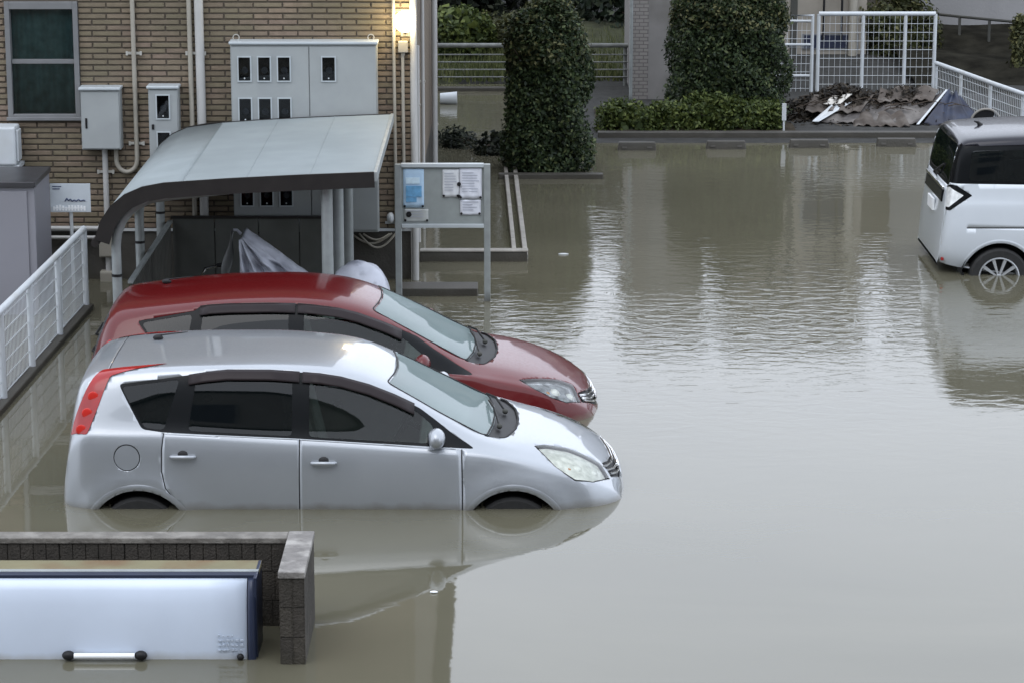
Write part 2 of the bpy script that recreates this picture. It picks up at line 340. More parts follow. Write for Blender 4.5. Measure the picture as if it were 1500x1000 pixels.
for zz in (2.11, 1.71, 1.31, .89):
    for cx in (-2.575, -2.385, -2.195): meter_window(mc, cx-.056, cx+.056, zz-.112, zz+.112, FY-.216)
meter_window(mc, -1.825, -1.705, 1.998, 2.222, FY-.216)
for cx in (-2.66, -1.36): obj('lifting_eye', MB().lathe([(.026,-.006),(.034,-.006),(.034,.006),(.026,.006),(.026,-.006)], (cx, FY-.1, 2.40), 'Y', 16), M_BRACK, mc)
jb = cabinet('junction_box', -4.17, -3.79, 1.32, 1.90, .18, 'blank grey wall box with small handle beside the sash window')
obj('door', MB().box(-4.16, -3.80, FY-.194, FY-.181, 1.332, 1.885), M_CAB, jb, bevel=.003)
obj('handle', MB().box(-4.128, -4.108, FY-.203, FY-.195, 1.53, 1.63), M_BLACK, jb, bevel=.003)
j2 = cabinet('meter_box', -3.515, -3.225, .95, 1.915, .18, 'narrow grey wall box with one meter window between the pipes')
obj('door', MB().box(-3.505, -3.235, FY-.194, FY-.181, .965, 1.90), M_CAB, j2, bevel=.003)
meter_window(j2, -3.43, -3.315, 1.63, 1.85, FY-.194); meter_window(j2, -3.43, -3.315, 1.27, 1.49, FY-.194)
obj('handle', MB().box(-3.485, -3.462, FY-.205, FY-.195, 1.52, 1.57), M_BLACK, j2, bevel=.002)

def clip(mb, x, z, r, y): mb.box(x-r-.055, x+r+.055, y-.008, y+.012, z-.012, z+.012).box(x-r-.055, x-r-.035, y-.016, y-.008, z-.02, z+.02).box(x+r+.035, x+r+.055, y-.016, y-.008, z-.02, z+.02)
def pipe(name, path, r, m, label, clips=()):
    t = thing(name, label, 'pipe', path[-1])
    obj('tube', MB().tube(path, r, 12), m, t, smooth=True)
    for (x, z) in clips:
        k = MB(); clip(k, x, z, r, FY-.03); obj('clip', k, M_BRACK, t)
    return t
def bend(x0, x1, z, r, y, n=10): return [(((x0+x1)/2) - (x1-x0)/2*math.cos(math.pi*i/n), y, z - r*math.sin(math.pi*i/n)) for i in range(n+1)]
pipe('conduit', [(-3.66,FY-.05,3.0),(-3.658,FY-.05,1.20)] + bend(-3.658, -3.86, 1.2, .12, FY-.05)[1:] + [(-3.86, FY-.05, 1.325)], .022, M_PIPE, 'thin cream conduit looping up into the blank wall box', [(-3.66,2.24),(-3.658,1.36)])
pipe('conduit', [(-3.115,FY-.05,3.0),(-3.105,FY-.05,-.3)], .024, M_PIPE, 'thin cream conduit beside the thick drainpipe', [])
pipe('drainpipe', [(-3.02,FY-.06,3.0),(-3.01,FY-.06,-.3)], .044, M_PIPEW, 'thick pale drainpipe passing behind the bicycle shelter roof', [(-3.06,2.24)])
pipe('conduit', [(-3.97,FY-.05,1.33),(-3.97,FY-.05,-.3)], .028, M_PIPEW, 'short pale pipe dropping from the blank wall box', [(-3.97,1.08)])
pipe('conduit', [(-1.145,FY-.05,3.0),(-1.135,FY-.05,.52)], .016, M_PIPE, 'thin cream conduit left of the lit wall lamp', [])
pipe('conduit', [(-1.058,FY-.05,2.24),(-1.055,FY-.05,.52)], .016, M_PIPE, 'thin cream conduit dropping from the small lamp sensor box', [])
pipe('drainpipe', [(-.955,FY-.03,3.0),(-.950,FY-.03,-.3)], .034, M_PIPEW, 'thick white drainpipe at the corner of the brick building', [])
for (yy, z0, z1, r, x, lb) in ((27.6,.2,2.2,.022,-.95,'short white pipe on the side wall just past the corner'),(29.4,-.3,3.0,.020,-.955,'cream pipe halfway along the side wall'),(33.0,-.2,3.0,.035,-.93,'tall white pipe at the far end of the side wall')):
    t = thing('drainpipe', lb, 'pipe', (x, yy, z0)); obj('tube', MB().tube([(x,yy,z1),(x,yy,z0)], r, 12), M_PIPEW, t, smooth=True)
    for zz in (.6, 1.6): obj('clip', MB().box(x-.03, x+r+.008, yy-.012, yy+.012, zz-.012, zz+.012), M_BRACK, t)
t = thing('service_pipe', 'white horizontal pipe low along the brick wall behind the mesh fence', 'pipe', (-4.5, FY-.07, .44))
obj('tube', MB().tube([(-6,FY-.05,.52),(-3.95,FY-.05,.52)], .024, 10), M_PIPEW, t, smooth=True)
obj('tube', MB().tube([(-6,FY-.05,.43),(-3.95,FY-.05,.43)], .018, 10), M_PIPEW, t, smooth=True)
for x in (-5.2,-4.6,-4.05): obj('clip', MB().box(x-.012,x+.012,FY-.05,FY-.012,.40,.55), M_BRACK, t)
for (x0,x1,z0,z1,lb) in ((-4.05,-3.90,.24,.44,'small cream utility box low on the wall, upper of two'),(-4.05,-3.92,-.08,.10,'small cream utility box at the water line, lower of two')):
    t = thing('utility_box', lb, 'box', (x0, FY-.01, z0)); obj('casing', MB().box(x0,x1,FY-.11,FY-.0,z0,z1), M_PIPE, t, bevel=.01); obj('cover', MB().box(x0+.012,x1-.012,FY-.118,FY-.111,z0+.015,z1-.015), M_PIPE, t, bevel=.003)
t = thing('wall_vent', 'small white domed vent cap right of the meter cabinet', 'vent', (-1.19, FY, .62))
obj('hood', MB().ball((-1.19, FY-.03, .62), .05, 14, (.8,.9,1.1)), M_WHITE, t, smooth=True); obj('flange', MB().box(-1.245,-1.135,FY-.02,FY-.0125,.56,.585), M_WHITE, t)
t = thing('cable_loops', 'loops of grey cable hanging below the meter cabinet', 'cable', (-1.4, FY-.06, .48))
for k, (x0, x1, d) in enumerate(((-1.58,-1.18,.10),(-1.5,-1.14,.14),(-1.46,-1.20,.06))):
    obj('cable', MB().tube([(x0+(x1-x0)*i/12, FY-.05-.01*k, .47 - d*math.sin(math.pi*i/12)) for i in range(13)], .010, 8), M_PIPE, t, smooth=True)
# lit wall lamp
lamp = thing('wall_lamp', 'glowing globe lamp lit on the brick wall corner', 'lamp', (-1.03, FY, 2.5))
obj('globe', MB().ball((-1.03, FY-.15, 2.56), .102, 24), emis('lamp_glow', (1.0,.79,.44), 42), lamp, smooth='full')
obj('bracket', MB().tube([(-1.03,FY-.005,2.46),(-1.03,FY-.10,2.45),(-1.03,FY-.15,2.475)], .02, 10).box(-1.075,-.99,FY-.02,FY-.0125,2.40,2.53), M_PIPE, lamp, smooth=True)
t = thing('sensor_box', 'small grey sensor box under the lit globe lamp', 'box', (-1.055, FY, 2.24)); obj('casing', MB().box(-1.10,-1.005,FY-.09,FY-.013,2.25,2.36), M_PIPE, t, bevel=.008); obj('nozzle', MB().lathe([(.02,0),(.02,-.03),(.001,-.03)],(-1.055,FY-.05,2.25),'Z',12), M_PIPE, t)
# appliance and locker at the left edge
t = thing('air_conditioner', 'white outdoor air conditioner casing on the wall below the sash window', 'air conditioner', (-5.1, FY, 1.17))
obj('casing', MB().box(-5.55,-4.79,FY-.32,FY-.05,1.185,1.56), M_WHITE, t, bevel=.02); obj('side_cover', MB().box(-4.789,-4.77,FY-.28,FY-.10,1.22,1.52), M_WHITE, t, bevel=.006)
obj('bracket', MB().box(-5.5,-4.765,FY-.30,FY-.0125,1.15,1.184), M_WHITE, t)
obj('grille', MB().lathe([(.16,0),(.15,-.008),(.14,0)],(-5.2,FY-.322,1.37),'Y',24), M_STEEL, t)
t = thing('storage_locker', 'tall grey storage locker with dark top behind the white mesh fence', 'locker', (-4.9, 25.5, -.5))
obj('body', MB().box(-5.7,-4.40,25.10,25.93,-.5,1.20), mat('locker_paint', (.235,.235,.265), .55, 0, .05, 3, stain=(.205,.205,.225), stain_scale=1.5), t, bevel=.006)
obj('door', MB().box(-5.6,-4.47,25.082,25.099,-.45,1.16), MATS['locker_paint'], t, bevel=.004)
obj('top', MB().box(-5.73,-4.385,25.06,25.95,1.201,1.25), mat('locker_top', (.05,.05,.055), .35, .2, .2, 5), t, bevel=.006)
# small sign on a post
t = thing('sign_board', 'small grey white sign with blue script on a thin post by the locker', 'sign', (-4.22, 26.0, -.4))
obj('post', MB().tube([(-4.22,26.03,-.45),(-4.22,26.03,1.05)], .017, 10), M_WHITE, t, smooth=True)
pb = obj('panel', MB().box(-4.41,-4.025,25.995,26.011,.80,1.075), mat('sign_face', (.55,.60,.64), .5, 0, .06), t, bevel=.002)
M_INK = mat('sign_ink', (.05,.07,.14), .6); M_WHT2 = mat('sign_white', (.85,.87,.88), .5, 0, .02)
k = MB()
for (x0, x1, z_) in ((-4.385,-4.30,1.045),(-4.385,-4.315,1.022)): k.box(x0,x1,25.991,25.9945,z_,z_+.008)
obj('small_print', k, M_INK, pb)
k = MB(); path = [(-4.27,.905),(-4.25,.935),(-4.235,.912),(-4.215,.928),(-4.20,.905),(-4.18,.92),(-4.16,.905),(-4.14,.924),(-4.12,.908),(-4.09,.918),(-4.075,.908)]
for (x, z_), (x2, z2) in zip(path[:-1], path[1:]): k.tube([(x,25.992,z_),(x2,25.992,z2)], .006, 6)
obj('script_mark', k, M_INK, pb)
k = MB()
for i in range(11):
    x = -4.385 + i*.029; h = random.uniform(.035,.06); k.box(x,x+.02,25.991,25.9945,.815,.815+h)
    if i % 2: k.box(x-.008,x+.028,25.989,25.9908,.835,.845)
obj('white_characters', k, M_WHT2, pb)
# ---------------------------------------------------------------- mesh fences
def mesh_fence(name, label, posts, ztop, zbot, rail_r=.024, post_r=.022, mesh_z0=None, hs=.125, vstep=.05, wr=.0028, base=None, group=None, zg=-.4):
    t = thing(name, label, 'fence', (posts[0][0], posts[0][1], zg), group)
    for (x, y) in posts: obj('post', MB().tube([(x,y,zg),(x,y,ztop-.005)], post_r, 12), M_WHITE, t, smooth=True)
    for (a, b_) in zip(posts[:-1], posts[1:]):
        obj('top_rail', MB().tube([(a[0],a[1],ztop+.001),(b_[0],b_[1],ztop+.001)], rail_r, 12), M_WHITE, t, smooth=True)
        k = MB(); z0 = mesh_z0 if mesh_z0 is not None else zbot
        L_ = math.hypot(b_[0]-a[0], b_[1]-a[1]); ux, uy = (b_[0]-a[0])/L_, (b_[1]-a[1])/L_; nx, ny = uy*.02, -ux*.02
        z = z0 + .02
        while z < ztop - .03:
            k.tube([(a[0]+ux*.02+nx,a[1]+uy*.02+ny,z),(b_[0]-ux*.02+nx,b_[1]-uy*.02+ny,z)], wr*1.7, 5); z += hs
        n = max(2, int(L_/vstep))
        for i in range(1, n):
            f_ = i/n; k.tube([(a[0]+(b_[0]-a[0])*f_+nx, a[1]+(b_[1]-a[1])*f_+ny, z0),(a[0]+(b_[0]-a[0])*f_+nx, a[1]+(b_[1]-a[1])*f_+ny, ztop-.02)], wr, 4)
        obj('wire_mesh', k, M_WHITE, t, smooth=True, kind='stuff')
    if base:
        k = MB(); a, b_ = posts[0], posts[-1]; L_ = math.hypot(b_[0]-a[0], b_[1]-a[1]); ang = math.atan2(b_[1]-a[1], b_[0]-a[0])
        k.obox(((a[0]+b_[0])/2, (a[1]+b_[1])/2, (base-.6)/2), L_+.1, .12, base+.6, ang); obj('base_kerb', k, M_CONC, t, bevel=.01)
    return t
fl = [(-3.99,25.30),(-4.035,24.05),(-4.08,22.85),(-4.125,21.75),(-4.17,20.6),(-4.215,19.4)]
mesh_fence('mesh_fence', 'white wire mesh fence on a low kerb beside the tall grey locker', fl, .77, .04, rail_r=.03, post_r=.028, base=.05, zg=-.1)

# ---------------------------------------------------------------- bicycle shelter
sh = thing('bicycle_shelter', 'grey bicycle shelter with curved cantilever roof against the brick building', 'shelter', (-2.4, 24.7, -.5))
M_ROOF = mat('roof_sheet', (.25,.283,.292), .6, 0, .06, 3, stain=(.21,.24,.245), stain_scale=1.4, stain_amt=.5, spec=.3)
prof = [(-1.165,1.675),(-1.8,1.65),(-2.4,1.62),(-2.95,1.582),(-3.13,1.548),(-3.28,1.483),(-3.40,1.385),(-3.485,1.26),(-3.54,1.10)]
Yf, Yb = 23.05, 26.45; ns = 6; yy = np.linspace(Yf+.03, Yb-.03, 2)
# roof in separate sheets, joined along lap seams running front to back
xs_seam = [-1.17,-1.71,-2.25,-2.79]
def prof_z(x): return float(np.interp(-x, [-p[0] for p in prof], [p[1] for p in prof]))
cuts = [(-1.17,-1.71),(-1.71,-2.25),(-2.25,-2.79)]
for a, b_ in cuts:
    P = [(x, prof_z(x)) for x in np.linspace(a, b_+.004, 6)]
    obj('roof_sheet', MB().grid(np.array([[(x, y, z) for (x, z) in P] for y in (Yf+.02, Yb-.02)])), M_ROOF, sh, solid=.006)
    obj('lap_seam', MB().box(b_-.001, b_+.004, Yf+.02, Yb-.02, prof_z(b_)+.003, prof_z(b_)+.006), M_ROOF, sh)
P = [(-2.795, prof_z(-2.795))] + prof[4:]
fine = [(x, z) for x, z in zip(np.interp(np.linspace(0, len(P)-1, 25), range(len(P)), [p[0] for p in P]), np.interp(np.linspace(0, len(P)-1, 25), range(len(P)), [p[1] for p in P]))]
obj('roof_sheet', MB().grid(np.array([[(x, y, z) for (x, z) in fine] for y in (Yf+.02, Yb-.02)])), M_ROOF, sh, smooth='full', solid=.006)
M_FASC = mat('fascia_dark', (.016,.014,.013), .5, .2, .2, 8)
def profile_strip(y0, y1, up, down):
    N_ = len(prof); top = []; bot = []
    for i, (x, z) in enumerate(prof):
        a = prof[max(0, i-1)]; b_ = prof[min(N_-1, i+1)]; tx, tz = b_[0]-a[0], b_[1]-a[1]; l = math.hypot(tx, tz); nx, nz = tz/l, -tx/l
        if nz < 0: nx, nz = -nx, -nz
        top.append((x+nx*up, z+nz*up)); bot.append((x-nx*down, z-nz*down))
    k = MB(); n = N_
    k.v = [(x,y0,z) for x,z in top] + [(x,y0,z) for x,z in bot] + [(x,y1,z) for x,z in top] + [(x,y1,z) for x,z in bot]
    for i in range(n-1): k.f += [(i,i+1,n+i+1,n+i),(2*n+i,3*n+i,3*n+i+1,2*n+i+1),(i,2*n+i,2*n+i+1,i+1),(n+i,n+i+1,3*n+i+1,3*n+i)]
    k.f += [(0,n,3*n,2*n),(n-1,3*n-1,4*n-1,2*n-1)]; return k
obj('roof_lining', profile_strip(Yf+.022, Yb-.022, -.014, .020), M_FASC, sh)
obj('front_fascia', profile_strip(Yf-.01, Yf+.018, .008, .125), M_FASC, sh)
obj('back_fascia', profile_strip(Yb-.018, Yb+.01, .008, .085), M_FASC, sh)
obj('edge_trim', MB().box(-1.172,-1.140,Yf-.008,Yb+.008,1.60,1.683), M_STEEL, sh, bevel=.004)
obj('gutter', MB().tube([(-3.545,Yf,1.07),(-3.545,Yb,1.07)], .035, 10), M_FASC, sh, smooth=True)
for fy in (23.22, 24.72, 26.22):
    path = [(-3.39,fy,-.5),(-3.39,fy,1.02)] + [(-3.39+.42-.42*math.cos(R(a)), fy, 1.02+.42*math.sin(R(a))) for a in (15,30,45,60,75)] + [(-2.9,fy,1.452),(-2.4,fy,1.505),(-1.7,fy,1.55),(-1.25,fy,1.575)]
    ar = obj('arched_frame', MB().tube(path, .042, 12), M_STEEL, sh, smooth=True)
    obj('joint_ring', MB().lathe([(.046,-.012),(.046,.012)], (-3.39,fy,.76), 'Z', 14), M_BLACK, ar)
    obj('post', MB().tube([(-1.58,fy,-.5),(-1.58,fy,1.53)], .05, 14), M_STEEL, sh, smooth=True)
for x in (-1.4,-2.0,-2.6,-3.1): obj('purlin', MB().box(x-.025,x+.025,Yf+.02,Yb-.02,prof_z(x)-.05,prof_z(x)-.008), M_FASC, sh)
edges = [-3.29,-2.88,-2.455,-2.06,-1.64]
for a, b_ in zip(edges[:-1], edges[1:]): obj('back_panel', MB().box(a+.005,b_-.005,26.30,26.318,-.4,.68), mat('panel_grey', (.085,.09,.082), .7, 0, .2, 3, stain=(.06,.06,.052), stain_scale=2), sh)
obj('panel_rail', MB().box(-3.3,-1.63,26.285,26.335,.682,.705), M_FASC, sh)
for y in np.arange(23.45, 26.28, .105): obj('slat', MB().box(-3.312,-3.296,float(y),float(y)+.055,-.35,.645), M_DARK, sh)
obj('slat_rail', MB().box(-3.325,-3.284,23.40,26.28,.647,.672).box(-3.325,-3.284,23.40,26.28,.08,.10), M_STEEL, sh)

# ---------------------------------------------------------------- covered bicycles
def bicycle(cx, cy, rz, label, cover_pts, cover_mat, zg=-.45):
    t = thing('bicycle', label, 'bicycle', (cx, cy, zg), 'bicycles in the shelter')
    m4 = Matrix.Translation((cx, cy, zg)) @ Matrix.Rotation(rz, 4, 'Z')
    def part(name, k, m, parent=t, smooth=True):
        k.v = [tuple(m4 @ Vector(p)) for p in k.v]; return obj(name, k, m, parent, smooth=smooth)
    for x in (-.52, .52):
        w = part('wheel', MB().lathe([(.325+.018*math.cos(a), .018*math.sin(a)) for a in np.linspace(0, 2*math.pi, 9)], (x,0,.343), 'Y', 32), M_RUB)
        k = MB(); [k.tube([(x,0,.343),(x+.31*math.cos(a),0,.343+.31*math.sin(a))], .002, 4) for a in np.linspace(0, 2*math.pi, 17)[:-1]]; part('spokes', k, M_CHROME, w)
    part('frame', MB().tube([(-.52,0,.343),(-.05,0,.30),(.36,0,.82)],.016,8).tube([(-.05,0,.30),(-.17,0,.80)],.016,8).tube([(-.52,0,.343),(-.15,0,.74)],.010,8).tube([(.52,0,.343),(.36,0,.82),(.33,0,.98)],.014,8), M_STEEL)
    part('saddle', MB().ball((-.20,0,.86),.09,12,(1.5,.9,.45)), M_BLACK)
    part('handlebar', MB().tube([(.20,-.28,1.04),(.32,-.22,1.02),(.33,0,.99),(.32,.22,1.02),(.20,.28,1.04)],.012,8), M_CHROME)
    for s in (-1,1): part('grip', MB().tube([(.10,s*.285,1.05),(.22,s*.275,1.038)],.018,8), M_BLACK)
    return t
def drape(name, ridge, half, drop, mt, parent_label, cat, folds=9, seed=1):
    # cloth hanging over a ridge line running along X: ridge = [(x, y, z)], falls to both sides with folds
    rr = random.Random(seed); n = 44; m = 25
    X = np.linspace(0, len(ridge)-1, n); P = np.array(ridge); px = np.interp(X, range(len(P)), P[:,0]); py = np.interp(X, range(len(P)), P[:,1]); pz = np.interp(X, range(len(P)), P[:,2])
    A = np.zeros((n, m, 3))
    for i in range(n):
        for j in range(m):
            u = (j/(m-1))*2-1; a = abs(u); fo = abs(math.sin(px[i]*folds*1.4+u*2.5+seed))*.075*a - abs(math.sin(px[i]*folds*3.1+1+u*4))*.04*a
            A[i,j] = (px[i] + .06*u*math.sin(px[i]*7), py[i] + math.copysign(half*(1-(1-a)**1.6), u) + fo, pz[i] - drop*a**1.5 + .035*math.sin(px[i]*13+u*6)*a - .03*abs(math.sin(px[i]*22+u*3)))
    return tag(obj(name, MB().grid(A), mt, smooth='full', solid=.004), parent_label, cat)
M_COVER = mat('cover_silver', (.42,.44,.50), .5, .05, .12, 5, stain=(.22,.23,.27), stain_scale=5, stain_amt=.7)
M_COVERG = mat('cover_grey', (.15,.16,.16), .55, .1, .15, 5)
bicycle(-2.45, 24.2, math.pi, 'bicycle with black grips under the peaked silver cover', None, None)
def noise2(x, y, s): return math.sin(x*1.7*s+1.3*math.sin(y*1.1*s))+.5*math.sin(x*3.1*s+y*2.3*s+.7)+.3*math.sin(y*5.3*s-x*4.1*s)
cv = thing('bicycle_cover', 'crumpled silver cover peaked over a bicycle in the shelter', 'cover', (-2.2,24.2,-.2))
ox, oz = -2.41, .96; A = []
for i in range(40):
    u = i/39; row = []
    for j in range(34):
        v = j/33; ang = R(-36 - 52*u); top = np.interp(-u, [-1,0], [0,0])
        rad = .03 + v*(.72 - .10*u); x = ox + rad*math.cos(ang); z = oz + rad*math.sin(ang)
        fold = (.034*math.sin(u*17+1.4*math.sin(v*5)) + .018*math.sin(u*37+v*7) + .012*math.sin(v*23+u*9))*min(1, v*2.2); row.append((x, 24.02 - .10*u - .05*v + fold*1.6 + .008*noise2(x*4, z*4, 3), z + .010*noise2(x*3, z*5, 2)*v))
    A.append(row)
obj('front_sheet', MB().grid(np.array(A)), M_COVER, cv, smooth='full', solid=.004)
A2 = [[(x, 24.42 + .02*math.sin(x*17+k*2) - .38*0, z) for (x, y, z) in row] for k, row in enumerate(A)]
obj('rear_sheet', MB().grid(np.array(A2)), M_COVER, cv, smooth='full', solid=.004)
obj('ridge', MB().grid(np.array([A[0], [(x, 24.2+.01*math.sin(x*20), z+.015) for (x, y, z) in A[0]], A2[0]])), M_COVER, cv, smooth='full', solid=.004)
A = [[(-2.475-.10*v+.05*(u-.5)*2*(.35+.65*v)+.012*math.sin(v*9+u*4), 24.05+.02*math.sin(v*7+u*5), .985-.55*v) for u in np.linspace(0,1,8)] for v in np.linspace(0,1,22)]
obj('side_flap', MB().grid(np.array(A)), M_COVERG, cv, smooth='full', solid=.004)
obj('ridge_strap', MB().tube([(-2.475,24.1,.985),(-2.44,24.1,.985),(-2.405,24.08,.955)], .014, 8), M_COVER, cv, smooth=True)
A = [[(-2.42+.11*u+.01*math.sin(v*8), 24.1+.015*math.sin(u*6+v*4), .83+.06*u-.45*v) for u in np.linspace(0,1,10)] for v in np.linspace(0,1,16)]
obj('inner_sheet', MB().grid(np.array(A)), M_COVERG, cv, smooth='full', solid=.004)
bicycle(-1.5, 23.75, math.pi, 'bicycle under the rounded white cover by the shelter post', None, None)
A = []
for i in range(32):
    a = math.pi*i/31; row = []
    for j in range(26):
        b_ = math.pi*j/25; rx, ry, rz_ = .27, .24, .40; wr_ = max(0, .55-math.sin(b_)*math.sin(a))
        x = -1.34 - rx*math.cos(a); y = 23.75 - ry*math.cos(b_)*math.sin(a)**.5; z = .375 + rz_*math.sin(b_)**.7*math.sin(a)**.75
        row.append((x + .010*math.sin(b_*17+a*5)*wr_*2, y + .022*math.sin(a*23+b_*3)*wr_*2 + .006*noise2(x*5, z*5, 2), z + .006*noise2(x*6, y*6, 3)))
    A.append(row)
tag(obj('bicycle_cover', MB().grid(np.array(A)), mat('cover_white', (.45,.47,.53), .5, 0, .12, 6, stain=(.14,.15,.19), stain_scale=7, stain_amt=.8), smooth='full', solid=.004), 'rounded white cover over a bicycle beside the shelter post', 'cover')

# ---------------------------------------------------------------- notice board
NY = 25.70
nb = thing('notice_board', 'grey framed notice board on two posts standing in the flood water', 'notice board', (-.66, NY, -.4))
for x in (-1.075, -.235): obj('post', MB().box(x-.03,x+.03,NY-.03,NY+.03,-.4,1.315), M_STEEL, nb, bevel=.004)
obj('backboard', MB().box(-1.044,-.266,NY-.006,NY+.02,.745,1.285), mat('board_face', (.25,.275,.27), .65, 0, .08, 10), nb)
obj('frame_rail', MB().box(-1.044,-.266,NY-.035,NY+.028,1.286,1.322), M_CABLID, nb, bevel=.004)
obj('frame_rail', MB().box(-1.044,-.266,NY-.035,NY+.028,.708,.744), M_CABLID, nb, bevel=.004)
def paper(x0, x1, z0, z1, col, name, seed, lines=5, curl=.006, mags=True):
    rr = random.Random(seed); A = np.array([[(x0+(x1-x0)*i/8, NY-.0095-curl*abs(math.sin(i*.7+j*.5+seed))*(1.2-j/8), z0+(z1-z0)*j/8) for i in range(9)] for j in range(9)])
    p_ = obj(name, MB().grid(A), mat('paper_%s' % seed, col, .7, 0, .05, 18), nb, smooth='full', solid=.0015)
    k = MB(); zz = z1 - (z1-z0)*.15
    for i in range(lines):
        k.box(x0+(x1-x0)*.12, x0+(x1-x0)*rr.uniform(.6,.9), NY-.021, NY-.0195, zz, zz+.006); zz -= (z1-z0)*.7/lines
    if lines: obj('print', k, mat('faded_print', (.36,.38,.44), .7), p_)
    if mags:
        for (x, z) in ((x0+.012,z0+.014),(x1-.012,z0+.014)): obj('magnet', MB().lathe([(.001,-.026),(.011,-.026),(.012,-.010)],(x,NY,z),'Y',10), M_BLACK, p_)
    return p_
bl = paper(-1.025,-.83,.90,1.27,(.42,.58,.74),'poster',11,0)
obj('print', MB().box(-1.0,-.852,NY-.0215,NY-.0195,1.005,1.11), mat('poster_blue', (.13,.33,.55), .6, 0, .2, 25), bl)
obj('print', MB().box(-1.0,-.87,NY-.0215,NY-.0195,1.13,1.19), mat('poster_pale', (.55,.70,.80), .6, 0, .1, 25), bl)
obj('print', MB().box(-1.0,-.90,NY-.0215,NY-.0195,.955,1.0), MATS['poster_blue'], bl)
paper(-1.02,-.79,.765,.885,(.40,.42,.41),'notice',12,3,.003)
obj('magnet', MB().lathe([(.001,-.026),(.026,-.024),(.028,-.010)],(-.975,NY,.835),'Y',14), M_BLACK, nb)
paper(-.655,-.50,1.0,1.265,(.62,.64,.66),'notice',13,7)
p_ = paper(-.495,-.285,.985,1.275,(.64,.66,.72),'notice',14,8,.012)
obj('magnet', MB().lathe([(.001,-.03),(.018,-.028),(.02,-.010)],(-.50,NY,1.125),'Y',12), M_BLACK, nb)
paper(-.49,-.295,.83,.975,(.62,.64,.70),'notice',15,4)
obj('magnet', MB().lathe([(.001,-.03),(.014,-.028),(.016,-.010)],(-.498,NY,1.01),'Y',12), M_BLACK, nb)

# ---------------------------------------------------------------- kerbs, wheel stops
single('step_slab', MB().box(-1.10,-.33,25.90,26.22,-.5,.075), M_CONC, 'low wet concrete slab edge just behind the notice board', 'slab', bevel=.008)
t = thing('planting_bed_kerb', 'low concrete kerb round the flooded bed beside the brick building', 'kerb', (-.3, 27.6, -.4))
obj('front_kerb', MB().box(-.94,.155,27.58,27.69,-.5,.10), M_CONC, t, bevel=.006)
obj('kerb_cap', MB().box(-.94,.165,27.57,27.70,.101,.118), M_CONCL, t, bevel=.005)
for i in range(6):
    y0 = 27.705 + i*.918; xo = -.018*(i)
    for (xa, xb) in ((.005,.05),(.115,.165)):
        q0, q1, h_ = -.0176*i, -.0176*(i+1), .048+.003*(i % 2)
        obj('kerb_stone', MB().add([(xa+q0,y0,-.5),(xb+q0,y0,-.5),(xb+q1,y0+.912,-.5),(xa+q1,y0+.912,-.5),(xa+q0,y0,h_),(xb+q0,y0,h_),(xb+q1,y0+.912,h_),(xa+q1,y0+.912,h_)],[(0,3,2,1),(4,5,6,7),(0,1,5,4),(1,2,6,5),(2,3,7,6),(3,0,4,7)]), M_CONCL, t, bevel=.006)
single('planter_kerb', MB().box(-.16,1.09,32.58,32.70,-.4,.06), M_CONC, 'low dark kerb at the foot of the tall clipped hedge', 'kerb', bevel=.008)
single('parking_kerb', MB().box(1.12,7.6,35.72,35.86,-.4,.085), M_CONC, 'long low kerb behind the row of concrete wheel stops', 'kerb', bevel=.01)
ws = None
for i, (xa, xb, y) in enumerate(((1.33,1.85,34.72),(2.46,3.0,34.82),(3.53,4.07,34.92),(4.66,5.2,35.02))):
    lb = ['concrete wheel stop nearest the tall clipped hedge','concrete wheel stop in front of the bright low bush','concrete wheel stop before the gap by the debris','concrete wheel stop nearest the white van'][i]
    t = thing('wheel_stop', lb, 'wheel stop', ((xa+xb)/2, y, -.08), 'wheel stops along the back kerb')
    k = MB(); h = .105; v = [(xa,y,-.09),(xb,y,-.09),(xb,y+.14,-.09),(xa,y+.14,-.09),(xa+.03,y+.025,h),(xb-.03,y+.025,h),(xb-.03,y+.115,h),(xa+.03,y+.115,h)]
    k.add(v, [(0,3,2,1),(4,5,6,7),(0,1,5,4),(1,2,6,5),(2,3,7,6),(3,0,4,7)]); obj('block', k, M_CONC, t, bevel=.01)
    for x in (xa+.1, xb-.1): obj('reflector', MB().box(x-.03,x+.03,y+.004,y+.014,.03,.05), mat('stop_plate', (.10,.095,.085), .6), t)

# ---------------------------------------------------------------- foliage
def leaf_mesh(name, C_, D_, size, m, parent, aspect=.5, seed=0, tint=None):
    r = np.random.default_rng(seed); n = len(C_); d = D_ + r.normal(0, .75, (n,3)); d /= np.linalg.norm(d, axis=1)[:,None]+1e-9
    up = r.normal(0, 1, (n,3)); a = np.cross(d, up); a /= np.linalg.norm(a, axis=1)[:,None]+1e-9; b_ = np.cross(a, d)
    s = size * r.uniform(.6, 1.35, (n,1)); w = s*aspect
    V = np.stack([C_ - a*s*.5, C_ + b_*w*.5 + d*s*.08, C_ + a*s*.5, C_ - b_*w*.5 + d*s*.08], 1).reshape(-1, 3)
    off = np.array(rootloc(parent)); me = bpy.data.meshes.new(name)
    me.vertices.add(4*n); me.vertices.foreach_set('co', (V-off).astype(np.float32).ravel())
    me.loops.add(4*n); me.loops.foreach_set('vertex_index', np.arange(4*n, dtype=np.int32))
    me.polygons.add(n); me.polygons.foreach_set('loop_start', np.arange(0, 4*n, 4, dtype=np.int32)); me.polygons.foreach_set('loop_total', np.full(n, 4, np.int32))
    me.update(calc_edges=True); at = me.attributes.new('tint', 'FLOAT', 'FACE'); tv = r.uniform(0, 1, n) if tint is None else np.clip(tint + r.normal(0,.18,n), 0, 1)
    at.data.foreach_set('value', tv.astype(np.float32)); me.materials.append(m)
    o = bpy.data.objects.new(name, me); COL.objects.link(o); o.parent = parent; return o
